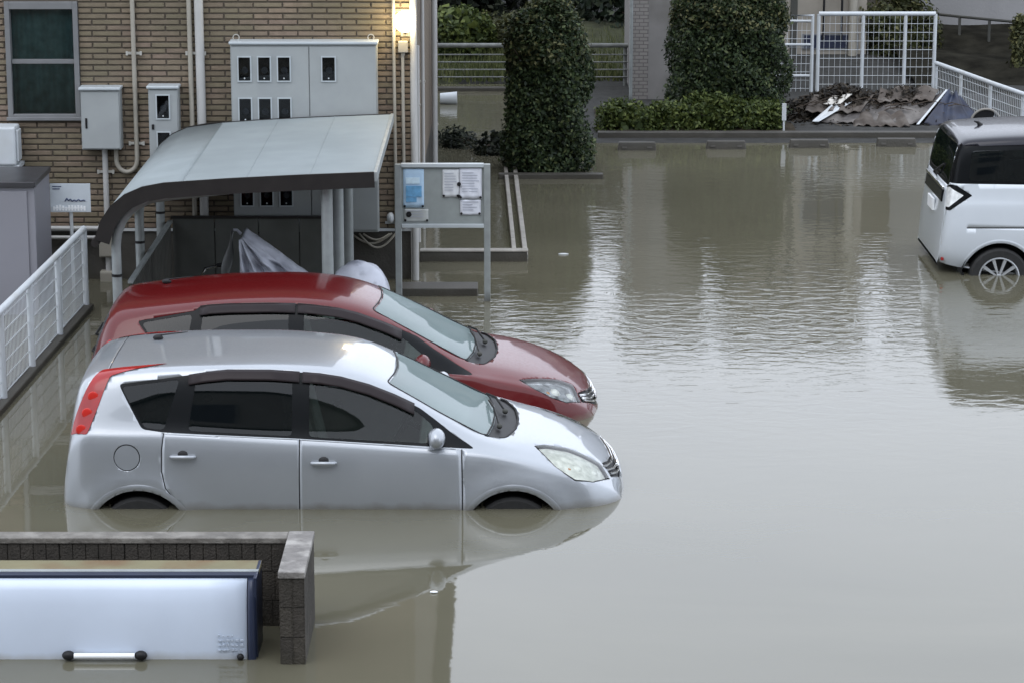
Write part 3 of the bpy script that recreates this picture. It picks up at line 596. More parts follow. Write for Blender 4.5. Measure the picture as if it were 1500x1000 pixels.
def hedge_pts(c, hx, hy, z0, z1, n, power=3.2, taper=.12, lump=.07, seed=1, depth=.25, dome=.35):
    r = np.random.default_rng(seed); P = []; D = []
    ph = r.uniform(0, 6.28, (6,3)); fr = r.uniform(3, 9, (6,3))
    H_ = z1 - z0; nt = int(n*.28)
    ang = r.uniform(0, 2*math.pi, n); top = np.arange(n) < nt
    t = r.uniform(0, 1, n)**.9
    ca, sa = np.cos(ang), np.sin(ang); se = (np.abs(ca)**power + np.abs(sa)**power)**(-1/power)
    rad = np.where(top, np.sqrt(r.uniform(0, 1, n)), 1.0)
    zz = np.where(top, z1 - dome*H_*.25*rad**3, z0 + t*(H_*(1-dome*.22)))
    k = 1 - taper*((zz-z0)/H_)**2.5
    x = ca*se*rad*k; y = sa*se*rad*k
    nx, ny, nz = np.where(top, ca*rad*.5, ca), np.where(top, sa*rad*.5, sa), np.where(top, 1.0, .25)
    Nn = np.stack([nx, ny, nz], 1); Nn /= np.linalg.norm(Nn, axis=1)[:,None]
    pos = np.stack([c[0]+x*hx, c[1]+y*hy, zz], 1)
    lum = sum(np.sin(pos @ fr[i] + ph[i,0]) for i in range(6))/6
    inn = r.exponential(depth*.35, n)
    pos = pos + Nn*(lum*lump*1.8 - np.minimum(inn, depth))[:,None] + r.normal(0, .02, (n,3))
    return pos, Nn
G_DARK = leafmat('leaf_dark', [(0,(.009,.017,.008)),(.5,(.026,.044,.018)),(.85,(.058,.086,.034)),(1,(.115,.135,.055))])
G_OLIVE = leafmat('leaf_olive', [(0,(.028,.034,.014)),(.6,(.062,.070,.028)),(1,(.14,.135,.055))])
G_LIME = leafmat('leaf_lime', [(0,(.022,.036,.009)),(.5,(.055,.080,.020)),(1,(.14,.17,.045))])
G_GREY = leafmat('leaf_greygreen', [(0,(.008,.012,.009)),(.6,(.02,.026,.018)),(1,(.05,.058,.034))])
G_GRASS = leafmat('grass_blades', [(0,(.05,.062,.022)),(.5,(.09,.11,.04)),(1,(.17,.18,.075))])
def shrub(name, label, cat, c, hx, hy, z0, z1, n, size, m, seed, top_mat=None, top_n=0, trunks=3, crown='crown', group=None, **k):
    t = thing(name, label, cat, (c[0], c[1], z0-.1), group)
    for i in range(trunks):
        r = random.Random(seed*10+i); x = c[0]+r.uniform(-.5,.5)*hx; y = c[1]+r.uniform(-.4,.4)*hy
        kb = MB().tube([(x,y,z0-.2),(x+r.uniform(-.05,.05),y,z0+(z1-z0)*.4),(x+r.uniform(-.1,.1),y+r.uniform(-.1,.1),z0+(z1-z0)*.8)], [.035,.025,.008], 8)
        for j in range(5):
            zz = z0+(z1-z0)*r.uniform(.2,.7); a = r.uniform(0,6.28); kb.tube([(x,y,zz),(x+math.cos(a)*hx*.6,y+math.sin(a)*hy*.6,zz+(z1-z0)*.15)], [.014,.004], 6)
        obj('trunk', kb, M_BARK, t, smooth=True)
    P, D = hedge_pts(c, hx, hy, z0, z1, n, seed=seed, **k)
    Pi, Di = hedge_pts(c, hx*.74, hy*.74, z0, z0+(z1-z0)*.9, int(n*.3), seed=seed+7, **k); Pi[::3] = np.array([c[0], c[1], 0]) + (Pi[::3]-np.array([c[0], c[1], 0]))*np.array([.55,.55,1])
    cr = leaf_mesh(crown, P, D, size, m, t, seed=seed); leaf_mesh('inner_foliage', Pi, Di, size*1.7, m, cr, seed=seed+9, aspect=.8)
    if top_mat:
        Q = RNG.permutation(len(P)); sel = P[:,2] > z0 + (z1-z0)*.62; P2, D2 = P[sel], D[sel]; q = RNG.permutation(len(P2))[:top_n]
        leaf_mesh('new_growth', P2[q] + D2[q]*.03, D2[q]+np.array([0,0,.5]), size, top_mat, t, seed=seed+50)
    return t
shrub('clipped_hedge', 'tall dark clipped evergreen hedge column on a low kerb', 'hedge', (.425,33.35), .50, .52, .02, 2.10, 22000, .058, G_DARK, 3, G_OLIVE, 2600, dome=1.1, taper=.07, lump=.09)
shrub('clipped_hedge', 'large rounded evergreen hedge behind the bright low bush', 'hedge', (2.90,37.1), .78, .60, .15, 2.02, 24000, .058, G_DARK, 4, G_OLIVE, 4200, dome=.9, taper=.12, lump=.11)
shrub('low_bush', 'bright green low bush below the rounded hedge', 'bush', (2.72,36.28), .85, .26, .05, .47, 6500, .06, G_LIME, 5, dome=.9, trunks=2, lump=.10)
shrub('low_bush', 'loose yellow green low bush at the pale tiled pillar', 'bush', (1.52,36.22), .43, .26, .03, .40, 2600, .055, G_LIME, 6, dome=.8, trunks=2, lump=.09)
single('marker_post', MB().box(3.545,3.60,35.98,36.02,.20,.42).box(3.56,3.585,35.99,36.01,.0,.201), M_WHITE, 'small white marker stake at the end of the low bush', 'marker')
struct('planting_soil', MB().grid(np.array([[(x, y, .055+.02*math.sin(x*7+y*5)+.015*math.sin(x*13)) for x in np.linspace(1.13,3.75,30)] for y in np.linspace(35.865,37.9,16)])), M_SOIL, smooth='full')
for q, (x, y, w_, lb) in enumerate(((-.72,35.2,.22,'dark flooded plants against the foot of the side wall'),(-.25,34.6,.24,'dark flooded plants beside the tall clipped hedge'),(-.70,31.2,.16,'dark flooded plants sticking out of the water by the corner'))):
    shrub('flooded_plant', lb, 'plant', (x,y), w_, .35, -.05, .16, 900, .06, G_GREY, 60+q, dome=1, lump=.10, trunks=1)
# dark trees and brush on the far bank
shrub('bank_tree', 'dark dense tree beyond the rail fence above the pale green brush', 'tree', (-1.5,46.0), 1.75, 1.3, .3, 5.6, 14000, .16, G_GREY, 8, dome=.9, taper=.3, lump=.25, trunks=2)
shrub('bank_tree', 'dark tree behind the tall hedge column beyond the rail fence', 'tree', (2.6,45.2), 1.9, 1.2, .2, 3.7, 11000, .13, leafmat('leaf_black', [(0,(.010,.018,.012)),(.7,(.025,.038,.024)),(1,(.06,.075,.04))]), 9, dome=.9, taper=.3, lump=.25, trunks=2)
shrub('bank_bush', 'pale green brush behind the rail fence near the building side', 'bush', (-.95,42.6), .62, .5, .25, .95, 4200, .085, G_LIME, 10, dome=.95, lump=.14, trunks=2)
shrub('bank_bush', 'olive brush behind the rail fence beside the tall hedge column', 'bush', (.15,43.2), .7, .5, .2, .72, 3200, .085, G_OLIVE, 12, dome=.95, lump=.14, trunks=2)
# grass on the bank
r_ = np.random.default_rng(21); n = 9000; gx = r_.uniform(-3.5,3.2,n); gy = r_.uniform(40.9,43.8,n); gz = np.array([ground_z(x, y) for x, y in zip(gx, gy)])
def grass(name, gx, gy, gz, m, seed, label):
    n = len(gx); r = np.random.default_rng(seed); h = r.uniform(.10,.34,n); a = r.uniform(0,6.28,n); w = .016
    V = np.stack([np.stack([gx-w*np.cos(a), gy-w*np.sin(a), gz-.02],1), np.stack([gx+w*np.cos(a), gy+w*np.sin(a), gz-.02],1), np.stack([gx+r.normal(0,.05,n), gy+r.normal(0,.05,n), gz+h],1)],1).reshape(-1,3)
    me = bpy.data.meshes.new(name); me.from_pydata(V.tolist(), [], np.arange(3*n).reshape(-1,3).tolist())
    at = me.attributes.new('tint','FLOAT','FACE'); at.data.foreach_set('value', r.uniform(0,1,n).astype(np.float32)); me.materials.append(m)
    o = bpy.data.objects.new(name, me); COL.objects.link(o); return tag(o, label, 'grass', kind='stuff')
grass('bank_grass', gx, gy, gz, G_GRASS, 22, 'rough pale grass on the bank behind the rail fence')
struct('bank_terrain', MB().grid(np.array([[(x, y, (.02 + .16*min(3.2, y-41.0) if y > 41.0 else -.3) + .05*math.sin(x*1.7+y)) for x in np.linspace(-6,3.6,30)] for y in np.r_[40.95,np.linspace(41.0,56,24)]])), mat('bank_earth', (.045,.05,.024), .95, 0, .35, 4, bump=.5, bscale=15), smooth='full')
# rail fence on the far bank
t = thing('rail_fence', 'weathered grey rail fence along the overgrown far bank', 'fence', (-1.2,40.4,-.2))
M_RAIL = mat('rail_weathered', (.17,.18,.175), .6, 0, .25, 8)
for x in (-2.6,-1.12,.36,1.66): obj('post', MB().tube([(x,40.42,-.3),(x,40.42,.67)], .03, 10), M_RAIL, t, smooth=True)
for i, z in enumerate((.655,.52,.41,.30,.19)): obj('rail', MB().tube([(-3,40.38,z),(1.70,40.38,z)], .034 if i == 0 else .010, 10), M_RAIL, t, smooth=True)
single('bank_kerb', MB().box(-3,1.66,40.22,40.36,-.4,.055), M_CONC, 'broken concrete edging under the rail fence', 'kerb', bevel=.012)
single('bucket', MB().lathe([(.001,0),(.075,0),(.098,.24),(.092,.24),(.07,.015),(.001,.015)], (-1.02,38.95,.075), 'X', 24), M_WHITE, 'white bucket lying on its side in the water by the bank', 'bucket', smooth=True)

# ---------------------------------------------------------------- buildings at the back
pl = thing('pillar_building', 'pale tiled corner pillar of a grey building behind the low bush', 'building', (2.1,39.0,0))
obj('wall', MB().box(1.93,2.75,39.02,42.0,-.1,3.3), mat('plaster_grey', (.24,.235,.23), .85, 0, .1, 2.5, stain=(.13,.125,.115), stain_scale=1.3, stain_amt=.7), pl)
obj('tiled_face', MB().box(1.71,1.929,39.0,42.0,-.1,3.3), brickwall('pale_tiles', (.26,.245,.235), (.23,.22,.21), (.13,.125,.12), .12, .052), pl)
obj('drainpipe', MB().tube([(1.685,38.99,-.1),(1.685,38.99,3.3)], .024, 10), M_STEEL, pl, smooth=True)
obj('roof', MB().box(1.6,2.85,38.9,42.1,3.301,3.42), M_CONC, pl)
bh = thing('beige_house', 'beige house wall with dark slots and ladder behind the white fence', 'house', (4.9,43,0))
M_BEIGE = mat('beige_siding', (.30,.275,.235), .8, 0, .08, 3, stain=(.22,.20,.165), stain_scale=1.6)
obj('wall', MB().box(3.6,5.52,43.0,47,-.1,4.2), M_BEIGE, bh); obj('roof', MB().box(3.4,5.7,42.7,47.2,4.201,4.35), M_DARK, bh)
for (xa, xb, za, zb_, y) in ((4.06,4.18,-.1,4.1,42.985),(4.33,4.44,-.1,4.1,42.985)): obj('dark_slot', MB().box(xa,xb,y,y+.014,za,zb_), M_DARK, bh)
wi = obj('window', MB().box(4.52,5.40,42.97,42.998,.28,.52), M_ALU, bh); obj('pane', MB().box(4.55,5.37,42.962,42.969,.30,.50), mat('dark_pane', (.03,.035,.06), .1), wi)
wi = obj('window', MB().box(4.55,5.35,42.97,42.998,1.6,2.6), M_ALU, bh); obj('pane', MB().box(4.6,5.3,42.962,42.969,1.65,2.55), MATS['dark_pane'], wi)
la = obj('ladder', MB().tube([(4.84,42.9,.42),(4.84,42.9,3.9)],.018,8).tube([(5.12,42.9,.42),(5.12,42.9,3.9)],.018,8), M_BLACK, bh, smooth=True)
for z in np.arange(.55,3.9,.28): obj('rung', MB().tube([(4.84,42.9,float(z)),(5.12,42.9,float(z))],.012,6), M_BLACK, la)
obj('rear_wing', MB().box(5.521,7.0,46.0,49.0,-.1,4.0), M_BEIGE, bh)
obj('downpipe', MB().tube([(5.30,42.93,-.1),(5.30,42.93,4.0)],.07,12), M_PIPE, bh, smooth=True)
gb = thing('grey_building', 'grey concrete building above the dark bank at the lot corner', 'building', (7.5,44,0))
k = MB(); 
obj('wall', MB().obox((8.9,46.4,2.0), 4.6, 4.0, 4.8, R(-12)), mat('wall_grey', (.29,.29,.295), .85, 0, .08, 2, stain=(.21,.21,.205), stain_scale=1.0, stain_amt=.5, bump=.15, bscale=30), gb)
obj('parapet', MB().obox((8.9,46.4,4.46), 4.7, 4.1, .12, R(-12)), M_CONC, gb)
# dark bank and rail below the grey building
A = np.array([[(x, y, .05 + (y-39.9-(6.4-x)*.0)*.10 + .05*math.sin(x*2.1+y*3)) for x in np.linspace(5.9,12,30)] for y in np.linspace(38.2,44.6,24)])
struct('dark_bank', MB().grid(A), mat('bank_dark', (.018,.017,.013), .95, 0, .5, 3, bump=.6, bscale=10, spec=.05), smooth='full')
t = thing('bank_rail', 'dark metal guard rail in front of the grey building', 'fence', (7.2,43,.3))
P3 = [(6.7,43.9),(7.05,43.5),(7.45,43.1),(7.85,42.7),(8.3,42.3)]
for (x, y) in P3: obj('post', MB().box(x-.02,x+.02,y-.02,y+.02,.2,.74), M_DARK, t)
obj('rail', MB().tube([(x,y,.73) for x,y in P3], .022, 8), M_DARK, t, smooth=True)
shrub('bank_bush', 'olive shrub between the beige house and the grey building', 'bush', (6.05,43.2), .55, .5, .0, 1.15, 3500, .085, G_OLIVE, 14, dome=.95, lump=.14, trunks=2)
shrub('bank_bush', 'climbing shrub on the frame at the dark bank', 'bush', (7.62,41.4), .14, .2, .2, 1.0, 1200, .07, G_OLIVE, 15, dome=.8, lump=.08, trunks=1)
t = thing('window_unit', 'pale blue white framed panel above the dark bank', 'panel', (7.75,41.2,.3))
obj('frame', MB().box(7.70,7.74,41.18,41.22,.30,.95).box(8.4,8.44,41.18,41.22,.30,.95).box(7.741,8.399,41.18,41.22,.91,.95).box(7.741,8.399,41.18,41.22,.30,.34), M_WHITE, t)
obj('sheet', MB().box(7.742,8.398,41.195,41.205,.342,.908), mat('pale_sheet', (.55,.62,.64), .4), t)
# white fences at the back of the lot
mesh_fence('mesh_fence', 'tall white wire mesh fence in front of the beige house', [(4.42,39.8),(5.06,39.8),(5.67,39.8),(6.10,39.8)], 1.18, .02, rail_r=.032, post_r=.027, hs=.125, vstep=.075, wr=.0024, zg=-.1)
t = thing('gate', 'white tubular gate leaf beside the tall mesh fence', 'gate', (4.1,39.8,0))
obj('frame', MB().tube([(3.55,39.78,.03),(3.55,39.78,1.16),(4.33,39.78,1.16),(4.33,39.78,.03)],.028,10), M_WHITE, t, smooth=True)
for z in (.29,.74,1.08): obj('bar', MB().tube([(3.55,39.78,z),(4.33,39.78,z)],.018,8), M_WHITE, t, smooth=True)
k = MB()
for x in np.arange(3.62,4.3,.07): k.tube([(float(x),39.80,.03),(float(x),39.80,1.15)],.0035,4)
for z in np.arange(.1,1.15,.12): k.tube([(3.55,39.80,float(z)),(4.33,39.80,float(z))],.0035,4)
obj('wire_mesh', k, M_WHITE, t, kind='stuff')
mesh_fence('mesh_fence', 'low white mesh fence running past the debris pile to the van', [(6.02,39.05),(6.22,38.1),(6.44,37.0),(6.68,35.9),(6.92,34.8)], .56, .0, rail_r=.032, post_r=.025, hs=.115, vstep=.06, wr=.003, zg=-.1)

# ---------------------------------------------------------------- debris pile
r_ = np.random.default_rng(31); n = 9000; u = r_.uniform(0,1,n); x = 3.70 + 2.4*u; hgt = .12 + .36*np.sin(np.pi*np.clip(u*1.02,0,1))**.6*(.8+.2*np.sin(x*6)); y = 37.55 + r_.normal(0,.33,n); z = .03 + hgt*r_.uniform(.1,1,n)*np.exp(-((y-37.55)/.5)**2)
bp = thing('brush_pile', 'heap of dark dead brush and soil under the tall mesh fence', 'brush pile', (5,37.5,0))
leaf_mesh('dead_leaves', np.stack([x,y,z],1), np.tile(np.array([0,-.3,1.0]),(n,1)), .10, leafmat('leaf_dead', [(0,(.010,.008,.006)),(.6,(.026,.021,.015)),(1,(.07,.055,.038))]), bp, aspect=.35, seed=32)
obj('soil_heap', MB().grid(np.array([[(xx, yy, .01 + .30*math.sin(math.pi*min(1,max(0,(xx-3.8)/2.3)))**.5*math.exp(-((yy-37.6)/.5)**2)*(.8+.2*math.sin(xx*9+yy*4))) for xx in np.linspace(3.75,6.15,44)] for yy in np.linspace(36.7,38.6,24)])), M_SOIL, bp, smooth='full')
k = MB()
for i in range(70):
    xx = random.uniform(3.9,6.0); yy = random.uniform(37.0,37.8); zz = random.uniform(.08,.33); a = random.uniform(-.6,.6); l = random.uniform(.15,.5); k.tube([(xx-l*math.cos(a)/2,yy,zz-.03),(xx,yy+.02,zz+random.uniform(-.02,.04)),(xx+l*math.cos(a)/2,yy+l*math.sin(a),zz-.02)], [.008,.007,.003], 5)
obj('twigs', k, M_BARK, bp)
def sheet(name, pts, m, label, cat, n=18, crease=.02, thick=.006, freq=9, seed=1):
    a, b_, c_, d_ = [np.array(p, float) for p in pts]; A = np.zeros((n,n,3))
    for i in range(n):
        for j in range(n):
            u, v = i/(n-1), j/(n-1); p = a*(1-u)*(1-v)+b_*u*(1-v)+c_*u*v+d_*(1-u)*v
            p[2] += crease*math.sin(u*freq+seed)*(.4+v*.6) + crease*.6*math.sin(u*freq*2.3+v*4+seed)*(1-v); A[i,j] = p
    return tag(obj(name, MB().grid(A), m, smooth='full', solid=thick), label, cat)
M_SHEET = mat('sheet_metal_worn', (.062,.056,.053), .65, 0, .25, 5, spec=.2, stain=(.20,.185,.17), stain_scale=3.5, stain_amt=.8)
sheet('metal_sheet', [(4.12,36.75,.06),(5.45,36.62,.06),(5.95,37.5,.36),(4.55,37.35,.23)], M_SHEET, 'long crumpled grey brown metal sheet sliding off the brush heap', 'sheet', n=26, crease=.022, freq=26)
single('edge_strip', MB().add([(5.40,36.58,.06),(5.435,36.58,.06),(5.95,37.5,.40),(5.92,37.5,.40),(5.40,36.60,.045),(5.435,36.60,.045),(5.95,37.52,.385),(5.92,37.52,.385)],[(0,1,2,3),(4,7,6,5),(0,4,5,1),(1,5,6,2),(2,6,7,3),(3,7,4,0)]), M_WHITE, 'long pale metal edge strip along the right side of the crumpled sheet', 'strip')
M_BROWNS = mat('sheet_brown', (.075,.062,.052), .7, 0, .3, 6, spec=.2, stain=(.16,.145,.13), stain_scale=4, stain_amt=.8)
sheet('metal_sheet', [(4.55,36.55,.05),(5.30,36.45,.05),(5.25,36.95,.17),(4.62,36.98,.15)], M_BROWNS, 'small brown crumpled sheet lying on the front of the debris', 'sheet', n=22, crease=.026, freq=17, seed=4)
sheet('metal_sheet', [(3.95,37.0,.16),(4.7,36.95,.18),(4.95,37.45,.32),(4.1,37.5,.30)], M_BROWNS, 'brown bent sheet half buried in the left of the brush heap', 'sheet', n=22, crease=.03, freq=13, seed=7)
sheet('metal_sheet', [(4.95,37.2,.28),(5.7,37.2,.30),(5.85,37.6,.42),(5.05,37.65,.40)], M_BROWNS, 'dark brown folded sheet on top of the brush heap', 'sheet', n=22, crease=.03, freq=15, seed=9)
sheet('board', [(4.02,36.7,.08),(4.10,36.66,.08),(4.62,37.25,.27),(4.40,37.3,.27)], M_WHITE, 'white broken board poking from the left of the debris', 'board', crease=.004)
sheet('board', [(4.22,37.2,.24),(4.44,37.15,.25),(4.62,37.3,.37),(4.36,37.35,.33)], mat('board_cream', (.62,.60,.55), .6), 'cream scrap board on top of the brush heap', 'board', crease=.006)
M_TARP = mat('tarp_navy', (.008,.011,.028), .4, 0, .25, 6, spec=.3, stain=(.035,.055,.11), stain_scale=4, stain_amt=.5)
sheet('tarpaulin', [(5.50,36.6,.04),(6.35,36.75,.03),(6.12,37.5,.34),(5.96,37.5,.38)], M_TARP, 'shiny dark navy tarpaulin bundled beside the metal sheet', 'tarpaulin', n=24, crease=.035, freq=11)
t = thing('arched_panel', 'black arched panel with pale rim beside the navy tarpaulin', 'panel', (6.35,36.8,0))
cir = [(6.36+.20*math.cos(R(a)), .05+.185*math.sin(R(a))) for a in range(0,181,12)]
obj('panel', MB().extrude(cir, 36.80,36.84), M_BLACK, t); obj('rim', MB().tube([(x,36.79,z) for x,z in cir], .016, 8), M_CONCL, t, smooth=True)

# ---------------------------------------------------------------- foreground block enclosure and bin
WT = .57
t = thing('block_wall', 'dark ribbed concrete block wall enclosing the white lidded bin', 'wall', (-1.3, 16.2, -.5))
M_BLOCK = [mat('block_%d' % i, c, .85, 0, .25, 14, bump=.6, bscale=70, stain=(.03,.027,.021), stain_scale=5, stain_amt=.7) for i, c in enumerate([(.044,.038,.031),(.037,.032,.026),(.052,.045,.036)])]
def block(x0,x1,y0,y1,z0,z1,ribs,axis,i):
    k = MB(); g = .005; 
    if axis == 'X':
        w = (x1-x0-g)/ribs
        for r in range(ribs): k.box(x0+g/2+r*w+.003, x0+g/2+(r+1)*w-.003, y0, y1, z0+g/2, z1-g/2)
        k.box(x0+g/2+.001, x1-g/2-.001, y0+.008, y1-.008, z0+g/2+.0015, z1-g/2-.0015)
    else:
        w = (y1-y0-g)/ribs
        for r in range(ribs): k.box(x0, x1, y0+g/2+r*w+.003, y0+g/2+(r+1)*w-.003, z0+g/2, z1-g/2)
        k.box(x0+.008, x1-.008, y0+g/2+.001, y1-g/2-.001, z0+g/2+.0015, z1-g/2-.0015)
    return obj('block', k, M_BLOCK[i % 3], t)
zc = [-.22,-.02,.168,.352,.532]; c_ = 0
for z0, z1 in zip(zc[:-1], zc[1:]):
    for i in range(10):
        xo = .2 if (c_ % 2) else 0; a = -1.374 - (i+1)*.4 + xo; b_ = min(a + .4, -1.374)
        if b_ - a > .05: block(a, b_, 16.20, 16.318, z0, z1, max(2, round((b_-a)/.08)), 'X', i*3+c_)
    ye = [15.50,15.86,16.09,16.318] if c_ % 2 else [15.50,15.68,16.0,16.318]
    for j, (ya, yb) in enumerate(zip(ye[:-1], ye[1:])):
        if j == 0:
            block(-1.371,-1.294,ya,yb,z0,z1,1,'Y',j+c_); block(-1.292,-1.222,ya,yb,z0,z1,1,'Y',j+c_+1)
        else: block(-1.371,-1.222,ya,yb,z0,z1,max(2,round((yb-ya)/.08)),'Y',j+c_)
    c_ += 1
obj('mortar_core', MB().box(-5.3,-1.385,16.215,16.303,-.6,.531).box(-1.36,-1.234,15.512,16.30,-.6,.531), M_CONC, t)
obj('coping', MB().box(-5.4,-1.377,16.19,16.328,.533,WT), mat('coping_wet', (.135,.125,.11), .6, 0, .25, 10, bump=.4, bscale=50, stain=(.26,.245,.22), stain_scale=9, stain_amt=.7), t, bevel=.006)
obj('coping', MB().box(-1.376,-1.217,15.495,16.328,.533,WT+.004), mat('coping_worn', (.17,.16,.15), .75, 0, .2, 12, bump=.5, bscale=50, stain=(.36,.345,.32), stain_scale=7, stain_amt=.9), t, bevel=.006)
bn = thing('refuse_bin', 'large white curved lid refuse bin inside the block enclosure', 'bin', (-2.6, 15.8, -.4))
M_LID = mat('lid_white', (.58,.65,.76), .32, .05, .04, 2, stain=(.52,.59,.70), stain_scale=1.5, stain_amt=.5)
prof2 = [(15.60,-.15),(15.598,.0),(15.602,.10),(15.612,.22),(15.628,.33),(15.65,.41),(15.675,.455),(15.70,.475)]
obj('lid', MB().grid(np.array([[(x, y, z) for (y, z) in prof2] for x in np.linspace(-4.2,-1.575,12)])), M_LID, bn, smooth='full', solid=.008)
M_NAVY = mat('trim_navy', (.020,.028,.058), .35, .1, .15, 6)
k = MB(); n = len(prof2)
A = [(-1.570,y-.010,z) for y,z in prof2]; B = [(-1.522,y-.004,z) for y,z in prof2]; k.grid(np.array([A,B])); obj('end_trim', k, M_NAVY, bn, smooth='full', solid=.012)
obj('side_panel', MB().box(-1.535,-1.515,15.63,15.98,-.5,.495), M_NAVY, bn, bevel=.004)
obj('top_rail', MB().box(-4.2,-1.513,15.69,15.75,.470,.498), M_NAVY, bn, bevel=.008)
obj('hinge_strip', MB().box(-4.2,-1.515,15.757,15.80,.47,.498), M_STEEL, bn, bevel=.004)
obj('top_panel', MB().box(-4.2,-1.514,15.801,15.985,.46,.494), mat('bin_top_olive', (.20,.18,.105), .35, .1, .15, 3, stain=(.17,.085,.04), stain_scale=2.2, stain_amt=.8), bn, bevel=.004)
obj('body', MB().box(-4.2,-1.536,15.725,15.975,-.5,.458), M_NAVY, bn)
hd = obj('handle', MB().tube([(-2.60,15.555,.035),(-2.24,15.555,.035)], .017, 12), M_WHT2, bn, smooth=True)
for x in (-2.635,-2.205): obj('handle_end', MB().ball((x,15.565,.035),.034,14,(1.15,.9,.85)), M_BLACK, hd, smooth=True)
k = MB()
for i in range(22):
    x = -1.745 + (i % 6)*.026; z = .055 + (i//6)*.03; k.box(x, x+random.uniform(.008,.02), 15.586-.002, 15.5925, z, z+random.uniform(.006,.016))
obj('worn_label', k, mat('label_ink', (.43,.49,.57), .6), bn)
obj('lock', MB().ball((-1.615,15.585,.018),.022,10), M_BLACK, bn, smooth=True)
# bits afloat
single('floating_scrap', MB().ball((.53,27.95,.006),.035,10,(1.6,.8,.25)), M_WHITE, 'pale scrap floating alone near the flooded bed kerb', 'scrap', smooth=True)
single('floating_scrap', MB().ball((-.50,16.85,.008),.018,10,(1.5,.8,.4)), M_WHT2, 'white foam scrap floating in front of the silver car', 'scrap', smooth=True)

# unseen block added behind the viewpoint to shade what faces it
vb = thing('viewpoint_shade_block', 'unseen pale apartment block added behind the viewpoint for its shade', 'building', (0,-2.5,-1))
M_VB = mat('render_pale', (.34,.33,.31), .85, 0, .08, 1.5, stain=(.26,.25,.23), stain_scale=.6)
obj('wall', MB().box(-22,22,-9,-1.2,-1.5,11.5), M_VB, vb); obj('roof', MB().box(-22.3,22.3,-9.3,-.9,11.501,11.8), M_CONC, vb)
for fl_ in range(4):
    for x in np.arange(-20,20.1,4):
        if fl_ == 2 and abs(x) < 1: continue
        w_ = obj('window', MB().box(float(x)-.9,float(x)+.9,-1.198,-1.14,fl_*2.9-.3,fl_*2.9+1.3), M_ALU, vb); obj('pane', MB().box(float(x)-.83,float(x)+.83,-1.139,-1.12,fl_*2.9-.23,fl_*2.9+1.23), MATS['dark_pane'], w_)
# ---------------------------------------------------------------- cars: lofted bodies, panels cut out of the skin
def pchip(x,y,q):
    x=np.asarray(x,float);y=np.asarray(y,float);q=np.asarray(q,float)
    h=np.diff(x);d=np.diff(y)/h;n=len(x);m=np.zeros(n)
    if n==2: m[:]=d[0]
    else:
        for i in range(1,n-1):
            if d[i-1]*d[i]>0:
                w1=2*h[i]+h[i-1];w2=h[i]+2*h[i-1]
                m[i]=(w1+w2)/(w1/d[i-1]+w2/d[i])
        m[0]=d[0];m[-1]=d[-1]
    k=np.clip(np.searchsorted(x,q)-1,0,n-2);t=(q-x[k])/h[k]
    return ((2*t**3-3*t**2+1)*y[k]+(t**3-2*t**2+t)*h[k]*m[k]+(-2*t**3+3*t**2)*y[k+1]+(t**3-t**2)*h[k]*m[k+1])
SEG=[3,4,4,2,3,5,5,5,4,4]
def body_grid(sp):
    L=sp['L'];n=sp.get('n',120)
    u=np.linspace(0,1,n);u=0.5*u+0.5*(1-np.cos(np.pi*u))/2
    xs=u*L
    C={k:pchip(*zip(*sp[k]),xs) for k in('zt','zb','w','zbelt','bi','we','ze')}
    rows=[]
    for i,x in enumerate(xs):
        zt,zb,w,zl,bi,we,ze=[C[k][i] for k in('zt','zb','w','zbelt','bi','we','ze')]
        ze=min(ze,zt-.004);zl=min(zl,ze-.01)
        P=np.array([(w-.10,zb),(w-.03,zb+.35*(zl-zb)*.5),(w,zb+.55*(zl-zb)),(w-.012,zl-.14*(zl-zb)),(w-bi*.6,zl-.02*(zl-zb)),(w-bi,zl+.02*(ze-zl)),
            (.5*(w-bi+we)+sp.get('bulge',.018)*min(1,(ze-zl)/.4),.5*(zl+ze)),(we,ze),(we*.8,ze+(zt-ze)*.62),(we*.45,ze+(zt-ze)*.93),(0,zt)])
        s=np.r_[0,np.cumsum(np.hypot(*np.diff(P,axis=0).T)+1e-5)]
        q=[s[0]]
        for a,b,k in zip(s[:-1],s[1:],SEG): q+=list(np.linspace(a,b,k+1)[1:])
        rows.append(np.c_[np.full(len(q),x),pchip(s,P[:,0],q),pchip(s,P[:,1],q)])
    G=np.array(rows) # n x m x 3 half (y>=0)
    for _ in range(sp.get('smooth',3)):
        G2=G.copy();G2[1:-1,:,1:]=.5*G[1:-1,:,1:]+.25*(G[:-2,:,1:]+G[2:,:,1:])
        G3=G2.copy();G3[:,1:-1,1:]=.6*G2[:,1:-1,1:]+.2*(G2[:,:-2,1:]+G2[:,2:,1:]);G=G3
    for (ax, az) in sp.get('arches', []):      # flared wings over the wheels
        d = np.hypot(G[...,0]-ax, G[...,2]-az); side = np.clip((G[...,1]-.55)/.15, 0, 1)*np.clip((.95-G[...,2])/.25, 0, 1)
        G[...,1] += .024*np.exp(-((d-.40)/.085)**2)*side
    return G
